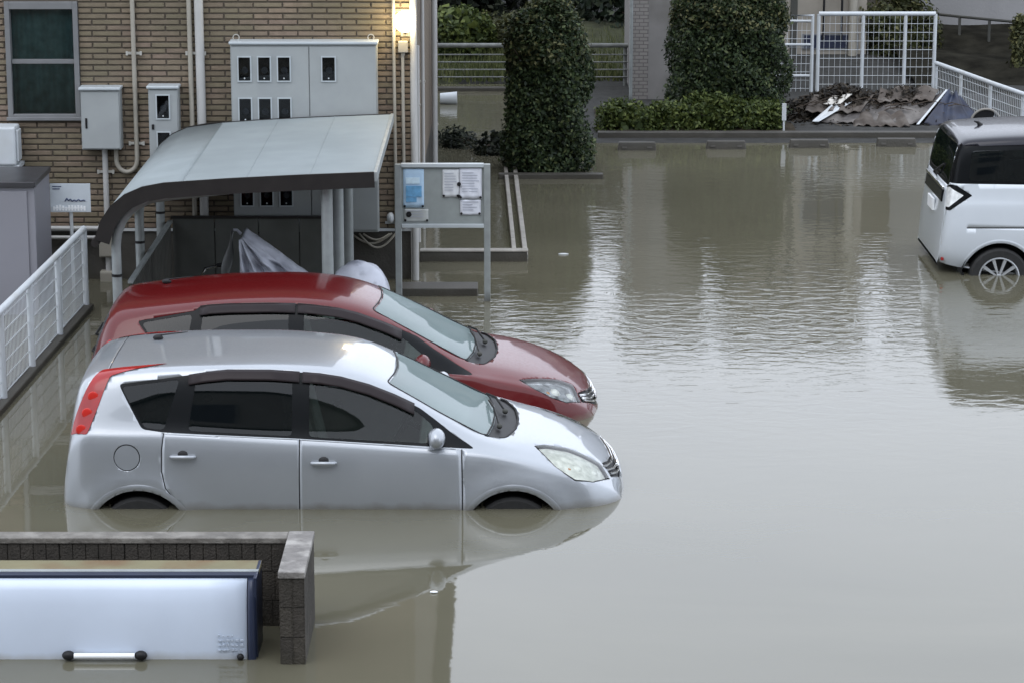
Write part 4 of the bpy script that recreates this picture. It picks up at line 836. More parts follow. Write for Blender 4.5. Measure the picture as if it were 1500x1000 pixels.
SILVER_HATCH = dict(L=4.05,
    zt=[(0, 0.55), (0.02, 0.78), (0.045, 0.98), (0.085, 1.2), (0.125, 1.37), (0.165, 1.435), (0.24, 1.462), (0.5, 1.485), (1.0, 1.512), (1.45, 1.522), (1.85, 1.509), (2.1, 1.469), (2.3, 1.394), (2.6, 1.234), (2.8, 1.124), (3.0, 1.019), (3.08, 0.994), (3.3, 0.955), (3.5, 0.9), (3.7, 0.83), (3.85, 0.745), (3.94, 0.675), (3.99, 0.62), (4.025, 0.55), (4.05, 0.42)],
    ze=[(0, 0.5), (0.02, 0.72), (0.045, 0.92), (0.085, 1.13), (0.125, 1.3), (0.165, 1.37), (0.24, 1.415), (0.5, 1.47), (1.0, 1.495), (1.45, 1.495), (1.85, 1.465), (2.1, 1.42), (2.3, 1.34), (2.6, 1.19), (2.8, 1.085), (3.0, 0.985), (3.08, 0.965), (3.3, 0.905), (3.5, 0.855), (3.7, 0.785), (3.85, 0.7), (3.94, 0.63), (3.99, 0.575), (4.025, 0.51), (4.05, 0.38)],
    zbelt=[(0, 0.45), (0.05, 0.8), (0.12, 1.0), (0.25, 1.06), (0.6, 1.06), (1.6, 1.01), (2.8, 0.935), (3.0, 0.92), (3.2, 0.885), (3.5, 0.81), (3.7, 0.735), (3.85, 0.655), (3.94, 0.6), (4.0, 0.53), (4.05, 0.34)],
    zb=[(0, 0.32), (0.3, 0.24), (3.7, 0.2), (4.05, 0.24)],
    w=[(0, 0.6), (0.03, 0.7), (0.09, 0.775), (0.18, 0.81), (0.3, 0.828), (0.6, 0.84), (1.2, 0.845), (2.8, 0.845), (3.2, 0.842), (3.45, 0.835), (3.65, 0.81), (3.8, 0.765), (3.9, 0.7), (3.97, 0.62), (4.02, 0.52), (4.05, 0.42)],
    bi=[(0, 0.02), (0.3, 0.045), (1, 0.05), (2.8, 0.05), (3.1, 0.05), (3.6, 0.06), (4.05, 0.04)],
    we=[(0, 0.42), (0.06, 0.52), (0.15, 0.58), (0.3, 0.59), (1.0, 0.6), (1.8, 0.585), (2.2, 0.585), (2.6, 0.635), (3.0, 0.69), (3.2, 0.68), (3.5, 0.65), (3.7, 0.61), (3.85, 0.55), (3.94, 0.48), (4.0, 0.4), (4.05, 0.28)],
    arches=[(0.575, 0.3), (3.22, 0.3)])
RED_HATCH = dict(L=4.15,
    zt=[(0, 0.55), (0.025, 0.75), (0.055, 0.95), (0.105, 1.12), (0.175, 1.28), (0.24, 1.37), (0.3, 1.392), (0.42, 1.408), (0.8, 1.45), (1.2, 1.485), (1.6, 1.495), (1.95, 1.475), (2.2, 1.425), (2.4, 1.345), (2.7, 1.19), (2.95, 1.05), (3.08, 0.985), (3.14, 0.962), (3.4, 0.912), (3.6, 0.86), (3.8, 0.79), (3.92, 0.73), (4.0, 0.675), (4.07, 0.6), (4.12, 0.5), (4.15, 0.4)],
    ze=[(0, 0.5), (0.025, 0.7), (0.055, 0.88), (0.105, 1.05), (0.175, 1.21), (0.24, 1.3), (0.3, 1.325), (0.42, 1.348), (0.8, 1.395), (1.2, 1.425), (1.6, 1.43), (1.95, 1.405), (2.2, 1.345), (2.4, 1.265), (2.7, 1.12), (2.95, 0.985), (3.08, 0.93), (3.14, 0.91), (3.4, 0.87), (3.6, 0.82), (3.8, 0.745), (3.92, 0.685), (4.0, 0.63), (4.07, 0.555), (4.12, 0.46), (4.15, 0.38)],
    zbelt=[(0, 0.45), (0.05, 0.8), (0.12, 0.95), (0.25, 1.08), (0.6, 1.06), (1.6, 0.99), (2.8, 0.905), (3.0, 0.9), (3.2, 0.87), (3.5, 0.81), (3.7, 0.745), (3.85, 0.68), (3.95, 0.62), (4.05, 0.55), (4.15, 0.34)],
    zb=[(0, 0.32), (0.3, 0.24), (3.7, 0.2), (4.15, 0.24)],
    w=[(0, 0.6), (0.03, 0.7), (0.09, 0.775), (0.18, 0.81), (0.3, 0.828), (0.6, 0.84), (1.2, 0.8475), (2.8, 0.8475), (3.2, 0.842), (3.5, 0.832), (3.7, 0.8), (3.85, 0.745), (3.97, 0.66), (4.05, 0.57), (4.11, 0.48), (4.15, 0.4)],
    bi=[(0, 0.02), (0.3, 0.045), (1, 0.05), (2.8, 0.05), (3.1, 0.05), (3.6, 0.06), (4.15, 0.04)],
    we=[(0, 0.42), (0.06, 0.52), (0.2, 0.55), (0.32, 0.56), (1.0, 0.58), (1.8, 0.57), (2.2, 0.57), (2.6, 0.615), (3.0, 0.68), (3.2, 0.68), (3.5, 0.65), (3.7, 0.61), (3.85, 0.55), (3.95, 0.48), (4.06, 0.4), (4.15, 0.28)],
    arches=[(0.6, 0.3), (3.2, 0.3)])
MINIVAN = dict(L=3.7,
    bulge=0.02,
    zt=[(0, 0.5), (0.03, 0.85), (0.06, 1.1), (0.12, 1.45), (0.17, 1.63), (0.24, 1.68), (0.4, 1.7), (1.0, 1.73), (1.6, 1.735), (2.2, 1.72), (2.5, 1.68), (2.65, 1.6), (2.9, 1.32), (3.1, 1.1), (3.2, 1.04), (3.45, 0.98), (3.58, 0.9), (3.66, 0.74), (3.7, 0.5)],
    ze=[(0, 0.45), (0.03, 0.8), (0.06, 1.04), (0.12, 1.38), (0.17, 1.57), (0.24, 1.63), (0.4, 1.65), (1.0, 1.675), (1.6, 1.68), (2.2, 1.66), (2.5, 1.61), (2.65, 1.53), (2.9, 1.25), (3.1, 1.04), (3.2, 0.99), (3.45, 0.93), (3.58, 0.84), (3.66, 0.68), (3.7, 0.45)],
    zbelt=[(0, 0.4), (0.05, 0.9), (0.1, 1.03), (0.3, 1.05), (1.8, 1.03), (2.8, 1.0), (3.1, 0.97), (3.4, 0.88), (3.58, 0.76), (3.66, 0.6), (3.7, 0.4)],
    zb=[(0, 0.43), (0.25, 0.38), (0.95, 0.3), (3.4, 0.26), (3.7, 0.28)],
    w=[(0, 0.66), (0.03, 0.75), (0.08, 0.8), (0.2, 0.825), (0.5, 0.835), (3.0, 0.835), (3.3, 0.82), (3.5, 0.76), (3.62, 0.66), (3.7, 0.5)],
    bi=[(0, 0.02), (0.2, 0.03), (3.1, 0.03), (3.7, 0.04)],
    we=[(0, 0.5), (0.06, 0.63), (0.15, 0.68), (0.3, 0.7), (1, 0.71), (2.4, 0.7), (2.7, 0.72), (3.1, 0.76), (3.3, 0.72), (3.5, 0.62), (3.62, 0.5), (3.7, 0.35)])
def round_poly(pts, r=.03, n=4):
    out = []; N_ = len(pts)
    for i in range(N_):
        a, b, c = Vector(pts[i-1]), Vector(pts[i]), Vector(pts[(i+1) % N_])
        d1, d2 = (a-b), (c-b); l1, l2 = d1.length, d2.length; q = min(r, l1*.45, l2*.45)
        p1 = b + d1/l1*q; p2 = b + d2/l2*q
        for k in range(n+1):
            t = k/n; out.append(tuple(p1*(1-t)**2 + b*2*t*(1-t) + p2*t*t))
    return out
class Body:
    def __init__(s, sp, root):
        s.G = body_grid(sp); s.sp = sp; s.root = root; n, m, _ = s.G.shape; s.bm = bmesh.new(); rows = []
        for i in range(n):
            h = s.G[i]; ring = [(p[0], -p[1], p[2]) for p in h] + [(p[0], p[1], p[2]) for p in h[-2::-1]]
            rows.append([s.bm.verts.new(p) for p in ring])
        k = len(rows[0])
        for i in range(n-1):
            for j in range(k): 
                a, b = rows[i], rows[i+1]
                s.bm.faces.new((a[j], b[j], b[(j+1) % k], a[(j+1) % k]))
        s.bm.faces.new(rows[0]); s.bm.faces.new(rows[-1][::-1])
        bmesh.ops.recalc_face_normals(s.bm, faces=s.bm.faces); s.bm.normal_update()
    def y_at(s, x, z):           # half width of the side skin
        g = s.G; i = int(np.clip(np.searchsorted(g[:,0,0], x)-1, 0, len(g)-2)); t = (x-g[i,0,0])/(g[i+1,0,0]-g[i,0,0]); sec = g[i]*(1-t)+g[i+1]*t
        return float(np.interp(z, sec[:,2], sec[:,1]))
    def z_at(s, x, y):
        g = s.G; i = int(np.clip(np.searchsorted(g[:,0,0], x)-1, 0, len(g)-2)); t = (x-g[i,0,0])/(g[i+1,0,0]-g[i,0,0]); sec = g[i]*(1-t)+g[i+1]*t
        k = len(sec)//2; return float(np.interp(-abs(y), -sec[k:,1], sec[k:,2]))
    def x_at(s, y, z):           # foremost point of the nose at this height and offset
        for x in np.arange(s.G[-1,0,0]-.002, s.G[-1,0,0]-.6, -.004):
            if s.z_at(float(x), y) >= z and s.y_at(float(x), z) >= abs(y)-.01: return float(x)
        return float(s.G[-1,0,0]-.6)
    def cut(s, poly, d, thr=.12, lim=None):
        d = Vector(d).normalized(); e1 = Vector((1,0,0)); e1 = e1 - d*e1.dot(d)
        if e1.length < .5: e1 = Vector((0,1,0)); e1 = e1 - d*e1.dot(d)
        e1.normalize(); e2 = d.cross(e1); P = [(Vector(p).dot(e1), Vector(p).dot(e2)) for p in poly]
        x0, x1 = min(p[0] for p in P)-.06, max(p[0] for p in P)+.06; y0, y1 = min(p[1] for p in P)-.06, max(p[1] for p in P)+.06
        cand = set()
        for f in s.bm.faces:
            if f.normal.dot(d) > thr:
                c = f.calc_center_median()
                if lim and not lim(c): continue
                a, b = c.dot(e1), c.dot(e2)
                if x0 < a < x1 and y0 < b < y1: cand.add(f)
        for (a, b) in zip(P, P[1:]+P[:1]):
            if math.hypot(b[0]-a[0], b[1]-a[1]) < 1e-5: continue
            nx, ny = -(b[1]-a[1]), b[0]-a[0]; no = e1*nx + e2*ny; co = e1*a[0] + e2*a[1]
            lo = (min(a[0],b[0])-.002, min(a[1],b[1])-.002); hi = (max(a[0],b[0])+.002, max(a[1],b[1])+.002); sel = []
            for f in cand:
                q = [(v.co.dot(e1), v.co.dot(e2)) for v in f.verts]
                if max(p[0] for p in q) < lo[0] or min(p[0] for p in q) > hi[0] or max(p[1] for p in q) < lo[1] or min(p[1] for p in q) > hi[1]: continue
                sd = [(p[0]-a[0])*nx + (p[1]-a[1])*ny for p in q]
                if min(sd) < 0 < max(sd): sel.append(f)
            if not sel: continue
            geom = set(sel)
            for f in sel: geom.update(f.edges); geom.update(f.verts)
            res = bmesh.ops.bisect_plane(s.bm, geom=list(geom), dist=1e-6, plane_co=co, plane_no=no)
            cand = {f for f in cand if f.is_valid}
            for g in res['geom']:
                if isinstance(g, bmesh.types.BMFace) and g.is_valid: g.normal_update(); cand.add(g)
        def inside(x, y):
            r = False; j = len(P)-1
            for i in range(len(P)):
                if (P[i][1] > y) != (P[j][1] > y) and x < (P[j][0]-P[i][0])*(y-P[i][1])/(P[j][1]-P[i][1])+P[i][0]: r = not r
                j = i
            return r
        ins = []
        for f in cand:
            if f.is_valid:
                c = f.calc_center_median()
                if inside(c.dot(e1), c.dot(e2)): ins.append(f)
        vs = {}; V = []; Nn = []; F = []
        for f in ins:
            q = []
            for v in f.verts:
                if v not in vs: vs[v] = len(V); V.append(v.co.copy()); Nn.append(v.normal.copy())
                q.append(vs[v])
            F.append(tuple(q))
        bmesh.ops.delete(s.bm, geom=ins, context='FACES')
        return V, Nn, F
    def part(s, name, poly, d, m, off=0, parent=None, solid=0, lining=None, label=None, **k):
        V, Nn, F = s.cut(poly, d, **k)
        if not F: return None
        mb = MB(); mb.v = [tuple(v + n*off) for v, n in zip(V, Nn)]; mb.f = F
        o = obj(name, mb, m, parent or s.root, smooth='full', local=True, recalc=False)
        if solid:
            md = o.modifiers.new('solid', 'SOLIDIFY'); md.thickness = solid; md.offset = -1
            if lining: o.data.materials.append(lining); md.material_offset = 1; md.material_offset_rim = 0
        if label: o['label'] = label
        return o
    def both(s, name, poly, d, m, **k):
        r = []
        for sg in (1, -1):
            r.append(s.part(name, [(p[0], p[1]*sg, p[2]) for p in poly], (d[0], d[1]*sg, d[2]), m, **k))
        return r
    def side(s, name, xz, m, r=.03, **k): return s.both(name, round_poly([(x, 0, z) for x, z in xz], r) if r else [(x, 0, z) for x, z in xz], (0,-1,.0001), m, **k)
    def seam(s, xz, m, w=.009, d=(0,-1,.0001)):       # a recessed shut line along a polyline in the side view
        P = [Vector((x, z)) for x, z in xz]; L_, R_ = [], []
        for i, p in enumerate(P):
            t = (P[min(i+1, len(P)-1)] - P[max(0, i-1)]).normalized(); n = Vector((-t.y, t.x))*w/2; L_.append(p+n); R_.append(p-n)
        return s.both('shut_line', [(q.x, 0, q.y) for q in L_ + R_[::-1]], d, m, off=-.007)
    def finish(s, name, m, lining):
        me = bpy.data.meshes.new(name); s.bm.to_mesh(me); s.bm.free(); me.materials.append(m); me.materials.append(lining)
        me.polygons.foreach_set('use_smooth', [True]*len(me.polygons)); me.set_sharp_from_angle(angle=R(50))
        o = bpy.data.objects.new(name, me); COL.objects.link(o); o.parent = s.root
        md = o.modifiers.new('solid', 'SOLIDIFY'); md.thickness = .016; md.offset = -1; md.material_offset = 1; md.material_offset_rim = 0
        return o
    def strip(s, name, pts, width, m, parent, sides=(1,-1), off=.006, flare=.02):   # band along the side skin (door visor, moulding)
        for sg in sides:
            A = []
            for k in range(5):
                u = k/4; A.append([(x, -sg*(s.y_at(x, z-width*u)+off+flare*u), z-width*u) for x, z in pts])
            obj(name, MB().grid(np.array(A)), m, parent, smooth='full', local=True, solid=.003)
M_LINER = mat('cabin_lining', (.22,.22,.21), .85, 0, .1)
M_SEAT = mat('seat_cloth', (.17,.18,.17), .9, 0, .15, 20)
M_SEAM = mat('shut_line_dark', (.012,.012,.013), .7)
M_TRIM = mat('gloss_black_trim', (.007,.008,.009), .25, 0, .1, spec=.12)
M_VISOR = mat('smoked_visor', (.020,.015,.016), .3, 0, .1, spec=.15)
M_TYRE = mat('tyre', (.018,.018,.018), .75, 0, .2, 30)
M_ALLOY = mat('alloy', (.50,.52,.54), .3, .5, .06)
G_PRIV = filmed('privacy_glass', (.10,.12,.12), (.02,.032,.036), .10); G_SIDE = filmed('side_glass', (.62,.70,.66), (.05,.066,.060), .08); G_WS = filmed('windscreen_glass', (.55,.66,.63), (.40,.50,.50), .36)
M_TAIL = mat('tail_lens_red', (.30,.006,.006), .15, 0, .12, 10, coat=.2); M_TAIL2 = mat('tail_lens_bright', (.62,.03,.022), .3, 0, .1, 20)
M_LENS = mat('lamp_lens', (.70,.72,.72), .12, .0, .2, 22, coat=1); M_LENSC = glass('lamp_cover', (.95,.97,.95))
M_REFL = mat('lamp_reflector', (.80,.82,.74), .3, .15, .28, 17); M_REFLD = mat('lamp_reflector_dark', (.50,.52,.55), .2, .6, .75, 15)
M_AMBER = mat('amber_lens', (.55,.22,.03), .15, 0, .1)
def wheel(root, x, y, zc, r, rim, spokes, s):
    w = obj('wheel', MB().lathe([(r-.085, -s*.09),(r-.02,-s*.095),(r,-s*.07),(r,s*.07),(r-.02,s*.095),(r-.085,s*.09)], (x, y, zc), 'Y', 40), M_TYRE, root, smooth=True, local=True)
    obj('rim', MB().lathe([(rim+.012, s*.085),(rim,s*.088),(rim-.012,s*.06),(rim-.012,-s*.06)], (x, y, zc), 'Y', 40), M_ALLOY, w, smooth=True, local=True)
    obj('brake_disc', MB().lathe([(.001,-s*.01),(rim-.03,-s*.01)], (x,y,zc),'Y',32), M_BLACK, w, local=True)
    for i in range(spokes):
        a = 2*math.pi*i/spokes; c, sn = math.cos(a), math.sin(a); k = MB(); y1 = y + s*.075; y0 = y + s*.05
        def pt(rr, t, yy): return (x+rr*c-t*sn, yy, zc+rr*sn+t*c)
        k.add([pt(.03,-.008,y1),pt(.03,.008,y1),pt(rim,.017,y1+s*.004),pt(rim,-.017,y1+s*.004),pt(.03,-.008,y0),pt(.03,.008,y0),pt(rim,.017,y0),pt(rim,-.017,y0)], [(0,1,2,3),(4,7,6,5),(0,4,5,1),(1,5,6,2),(2,6,7,3),(3,7,4,0)])
        obj('spoke', k, M_ALLOY, w, local=True)
    obj('hub_cap', MB().lathe([(.001,s*.088),(.03,s*.086),(.036,s*.07)], (x,y,zc),'Y',20), M_ALLOY, w, smooth=True, local=True)
    return w
def wheel_arch(B, root, x, zc, r, lip, paint):
    n = 28; pts = [(x+r*math.cos(R(a)), 0, zc+r*math.sin(R(a))) for a in np.linspace(-50, 230, n)]
    for sg in (1,-1): B.cut([(p[0], p[1], p[2]) for p in pts], (0,-sg,.0001))
    for sg in (1,-1):
        A1 = []; A2 = []; A3 = []
        for a in np.linspace(-48, 228, 70):
            c, s_ = math.cos(R(a)), math.sin(R(a))
            if zc+r*s_ < float(np.interp(x+r*c, [q[0] for q in B.sp['zb']], [q[1] for q in B.sp['zb']]))+.004: continue
            q = [(x+rr*c, zc+rr*s_) for rr in (r+lip, r+lip*.5, r-.004)]
            y = [B.y_at(*p) for p in q]
            A1.append((q[0][0], -sg*(y[0]+.001), q[0][1])); A2.append((q[1][0], -sg*(y[1]+.009), q[1][1])); A3.append((q[2][0], -sg*(y[2]-.012), q[2][1]))
        obj('arch_lip', MB().grid(np.array([A1,A2,A3])), paint, root, smooth='full', local=True)
        k = MB(); k.lathe([(.001,-sg*.52),(r+.02,-sg*.52),(r+.02,-sg*.80)], (x,0,zc), 'Y', 32); obj('wheel_well', k, M_BLACK, root, local=True)
def seat(root, x, y, z, w, name='seat'):
    o = obj(name, MB().obox((x+.05,y,z+.07), .50, w, .16), M_SEAT, root, local=True, bevel=.05)
    obj('backrest', MB().obox((x-.24,y,z+.40), .15, w, .60, 0, 0, R(-14)), M_SEAT, o, local=True, bevel=.05)
    obj('headrest', MB().obox((x-.345,y,z+.78), .10, w*.5, .16, 0, 0, R(-10)), M_SEAT, o, local=True, bevel=.04)
def cabin(root, xf, xr, xd, zs, w):
    for y in (-.36, .36): seat(root, xf, y, zs, .48)
    for y in (-.38, .38): seat(root, xr, y, zs+.02, .60, 'rear_seat')
    obj('dashboard', MB().obox((xd,0,zs+.42), .36, w*2-.12, .24), M_LINER, root, local=True, bevel=.05)
    sw = MB(); c = Vector((xd-.30, .36, zs+.44)); ax = Vector((-.85,0,.5)).normalized(); u = Vector((0,1,0)); v = ax.cross(u)
    sw.tube([tuple(c + (u*math.cos(a)+v*math.sin(a))*.18) for a in np.linspace(0, 2*math.pi, 25)], .014, 8, caps=False); sw.tube([tuple(c-v*.17), tuple(c+v*.17)], .012, 6); sw.tube([tuple(c), tuple(c-ax*.2)], .02, 8)
    obj('steering_wheel', sw, M_BLACK, root, smooth=True, local=True)
def handle(B, x, z, m, parent, sides=(1,-1)):
    for sg in sides:
        y = B.y_at(x, z); k = MB().tube([(x-.085,-sg*(y+.006),z),(x-.07,-sg*(y+.030),z+.002),(x,-sg*(y+.036),z+.003),(x+.07,-sg*(y+.030),z+.002),(x+.085,-sg*(y+.006),z)], [.011,.014,.015,.014,.011], 10)
        h = obj('handle', k, m, parent, smooth=True, local=True)
        cu = MB().ball((x, -sg*(y-.012), z+.012), .045, 14, (1.0,.45,.75)); obj('handle_cup', cu, M_SEAM, h, smooth=True, local=True)
def mirror(root, x, y, z, paint, s):
    o = obj('door_mirror', MB().ball((x, s*(y+.10), z+.02), .085, 18, (.75,1.15,.85)), paint, root, smooth=True, local=True)
    obj('mirror_foot', MB().tube([(x+.03, s*(y-.01), z-.055),(x+.01, s*(y+.06), z-.03)], [.035,.025], 10), M_BLACK, o, smooth=True, local=True)
    obj('mirror_glass', MB().lathe([(.001,-.052),(.06,-.05)], (x-.012, s*(y+.10), z+.02), 'X', 18), M_CHROME, o, local=True)

def hatchback(name, sp, pos, paint, label, g):
    root = thing(name, label, 'car', pos); B = Body(sp, root); c = g
    wheel_arch(B, root, c['rw'], .30, .362, .045, paint); wheel_arch(B, root, c['fw'], .30, .362, .045, paint)
    # glass
    B.part('windscreen', round_poly(c['ws'], .05), (.01,0,1), G_WS, off=-.004, lim=lambda p: p.x > 1.9)
    B.part('cowl', round_poly(c['cowl'], .04), (.01,0,1), M_BLACK, off=-.012, lim=lambda p: p.x > 2.5)
    for pl_, rr_ in ((c['ws'], .05), (c['cowl'], .04)):
        ring = [(p[0], p[1], B.z_at(p[0], p[1])-.001) for p in round_poly(pl_, rr_)]; xm = max(p[0] for p in c['ws'])-.01
        ring = ring + ring[:1] if pl_ is c['ws'] else [p for p in ring if p[0] > xm]
        obj('rubber_seal', MB().tube(ring, .0065, 6, caps=False), M_SEAM, root, smooth=True, local=True)
    for nm, xz, gm in c['panes']: B.side(nm, xz, gm, r=.035, off=-.003)
    B.side('window_surround', c['dlo'], M_TRIM, r=.03, off=-.001)
    B.part('rear_window', round_poly(c['rwin'], .06), (-1,0,.0001), G_PRIV, off=-.003, lim=lambda p: p.x < .6)
    # lamps and grille
    hl = B.both('headlamp', round_poly(c['head'], .014), (.35,-.6,.72), M_LENSC, off=.002)
    hc = [sum(p[i] for p in c['head'])/len(c['head']) for i in range(3)]
    B.both('lamp_gap', round_poly([tuple(hc[i]+(p[i]-hc[i])*1.055 for i in range(3)) for p in c['head']], .014), (.35,-.6,.72), M_SEAM, off=-.004)
    for o in hl:
        if o is None: continue
        k = MB(); k.v = [tuple(v.co - v.normal*.030) for v in o.data.vertices]; k.f = [tuple(p.vertices) for p in o.data.polygons]
        obj('reflector', k, c['refl'], o, smooth='full', local=True, recalc=False)
        cc = sum((v.co for v in o.data.vertices), Vector())/len(o.data.vertices); sg = -1 if cc.y < 0 else 1
        for (dx, dy, dz, rr) in ((-.02,0,-.03,.055),(.10,-sg*.07,-.075,.045)): obj('bulb', MB().ball((cc.x+dx, cc.y+dy, cc.z+dz-.02), rr, 14), M_REFL, o, smooth=True, local=True)
        obj('indicator', MB().ball((cc.x-.07, cc.y+sg*.06, cc.z-.03), .028, 10), M_AMBER, o, smooth=True, local=True)
    for o in B.both('tail_lamp', round_poly(c['tail'], .02), c.get('taild', (-.45,-.85,.3)), M_TAIL, off=.004):
        if o is None: continue
        cc = sum((v.co for v in o.data.vertices), Vector())/len(o.data.vertices); sg = -1 if cc.y < 0 else 1
        for z in c['cells']:
            x = c['cellx'](z); y = B.y_at(x, z); obj('lamp_cell', MB().ball((x, sg*(y+.007), z), .055, 14, (.7,.10,.7)), M_TAIL2, o, smooth=True, local=True)
    gr = B.part('grille', round_poly(c['grille'], .02), (.8,0,.6), M_BLACK, off=-.02, lim=lambda p: p.x > 3.6, thr=.1)
    if gr:
        for (ze_, zm_) in c['bars']:
            pts = []
            for y in np.linspace(-c['gw'], c['gw'], 21):
                z = zm_ + (ze_-zm_)*(abs(y)/c['gw'])**1.4; xx = B.x_at(float(y), z) - .004
                pts.append((xx, float(y), z))
            obj('bar', MB().tube(pts, .010, 8), M_CHROME, gr, smooth=True, local=True)
        ez = c['bars'][1][1]; ex = B.x_at(0, ez) - .004
        obj('emblem', MB().lathe([(.030,0),(.042,.004),(.042,.010),(.030,.010)], (ex,0,ez), 'X', 20).box(ex,ex+.012,-.048,.048,ez-.008,ez+.008), M_CHROME, gr, smooth=True, local=True)
    # doors: shut lines first, then the panels inside them
    for l in c['seams']: B.seam(l, M_SEAM)
    doors = []
    for xz, hx in c['doors']:
        dd = B.side('door', xz, paint, r=0, solid=.02, lining=M_LINER); doors.append((dd, hx))
        for o, sg in zip(dd, (1,-1)):
            if o: handle(B, hx[0], hx[1], paint, o, (sg,))
    if 'fuel' in c:
        fx, fz = c['fuel']; ring = [(fx+.095*math.cos(a), 0, fz+.095*math.sin(a)) for a in np.linspace(0,2*math.pi,29)[:-1]]; inn = [(fx+.088*math.cos(a), 0, fz+.088*math.sin(a)) for a in np.linspace(0,2*math.pi,29)[:-1]]
        B.part('fuel_flap', inn, (0,-1,.0001), paint, off=.001); B.part('flap_gap', ring, (0,-1,.0001), M_SEAM, off=-.006)
    for poly in c.get('top_seams', []): B.part('shut_line', poly, (0,0,1), M_SEAM, off=-.006, thr=.3)
    # small fittings
    B.strip('door_visor', c['visor_f'], .062, M_VISOR, root); B.strip('door_visor', c['visor_r'], .062, M_VISOR, root)
    for sg in (1,-1): mirror(root, c['mir'][0], B.y_at(c['mir'][0], c['mir'][1]), c['mir'][1], paint, -sg)
    ax, ay = c['ant']; az = B.z_at(ax, ay)
    an = obj('antenna', MB().tube([(ax,ay,az+.02),(ax-.02,ay,az+.03),(ax+.20,ay,az+.055)], [.006,.006,.003], 8), M_BLACK, root, smooth=True, local=True); obj('antenna_base', MB().ball((ax-.02,ay,az+.012),.03,12,(1.3,.8,.8)), M_BLACK, an, smooth=True, local=True)
    for (y0, y1, xa, xb) in c['wipers']:
        za = B.z_at(xa, y0)+.02; zb = B.z_at(xb, y1)+.02
        wo = obj('wiper', MB().tube([(xa,y0,za),((xa+xb)/2,(y0+y1)/2,(za+zb)/2+.035),(xb,y1,zb)], .009, 8), M_BLACK, root, smooth=True, local=True)
        obj('wiper_pivot', MB().ball((xa,y0,za-.005),.022,10), M_DARK, wo, smooth=True, local=True)
    obj('rear_wiper', MB().tube([(.10,-.05,1.03),(.05,-.05,1.06),(.06,.25,1.08)], .010, 8), M_BLACK, root, smooth=True, local=True)
    obj('number_plate', MB().box(c['L']-.004, c['L']+.012, -.165, .165, .33, .46), M_WHT2, root, local=True)
    obj('rear_plate', MB().box(.012, .05, -.165, .165, .72, .85), M_WHT2, root, local=True)
    obj('hatch_handle', MB().tube([(.05,-.1,.92),(.02,-.08,.93),(.02,.08,.93),(.05,.1,.92)],.012,8), M_BLACK, root, smooth=True, local=True)
    cabin(root, 1.95, .95, 2.72, .42, .74)
    for s_ in (-1,1):
        for x in (c['rw'], c['fw']): wheel(root, x, s_*.735, .30, .30, .19, 7, s_)
    B.finish('body', paint, M_LINER); return root
P_SILVER = carpaint('paint_silver', (.36,.383,.41), .5, .34); P_RED = carpaint('paint_red', (.095,.002,.003), .0, .30); P_WHITE = carpaint('paint_white', (.56,.60,.64), .0, .35); P_BLACKR = carpaint('paint_black', (.012,.012,.018), .2, .2)
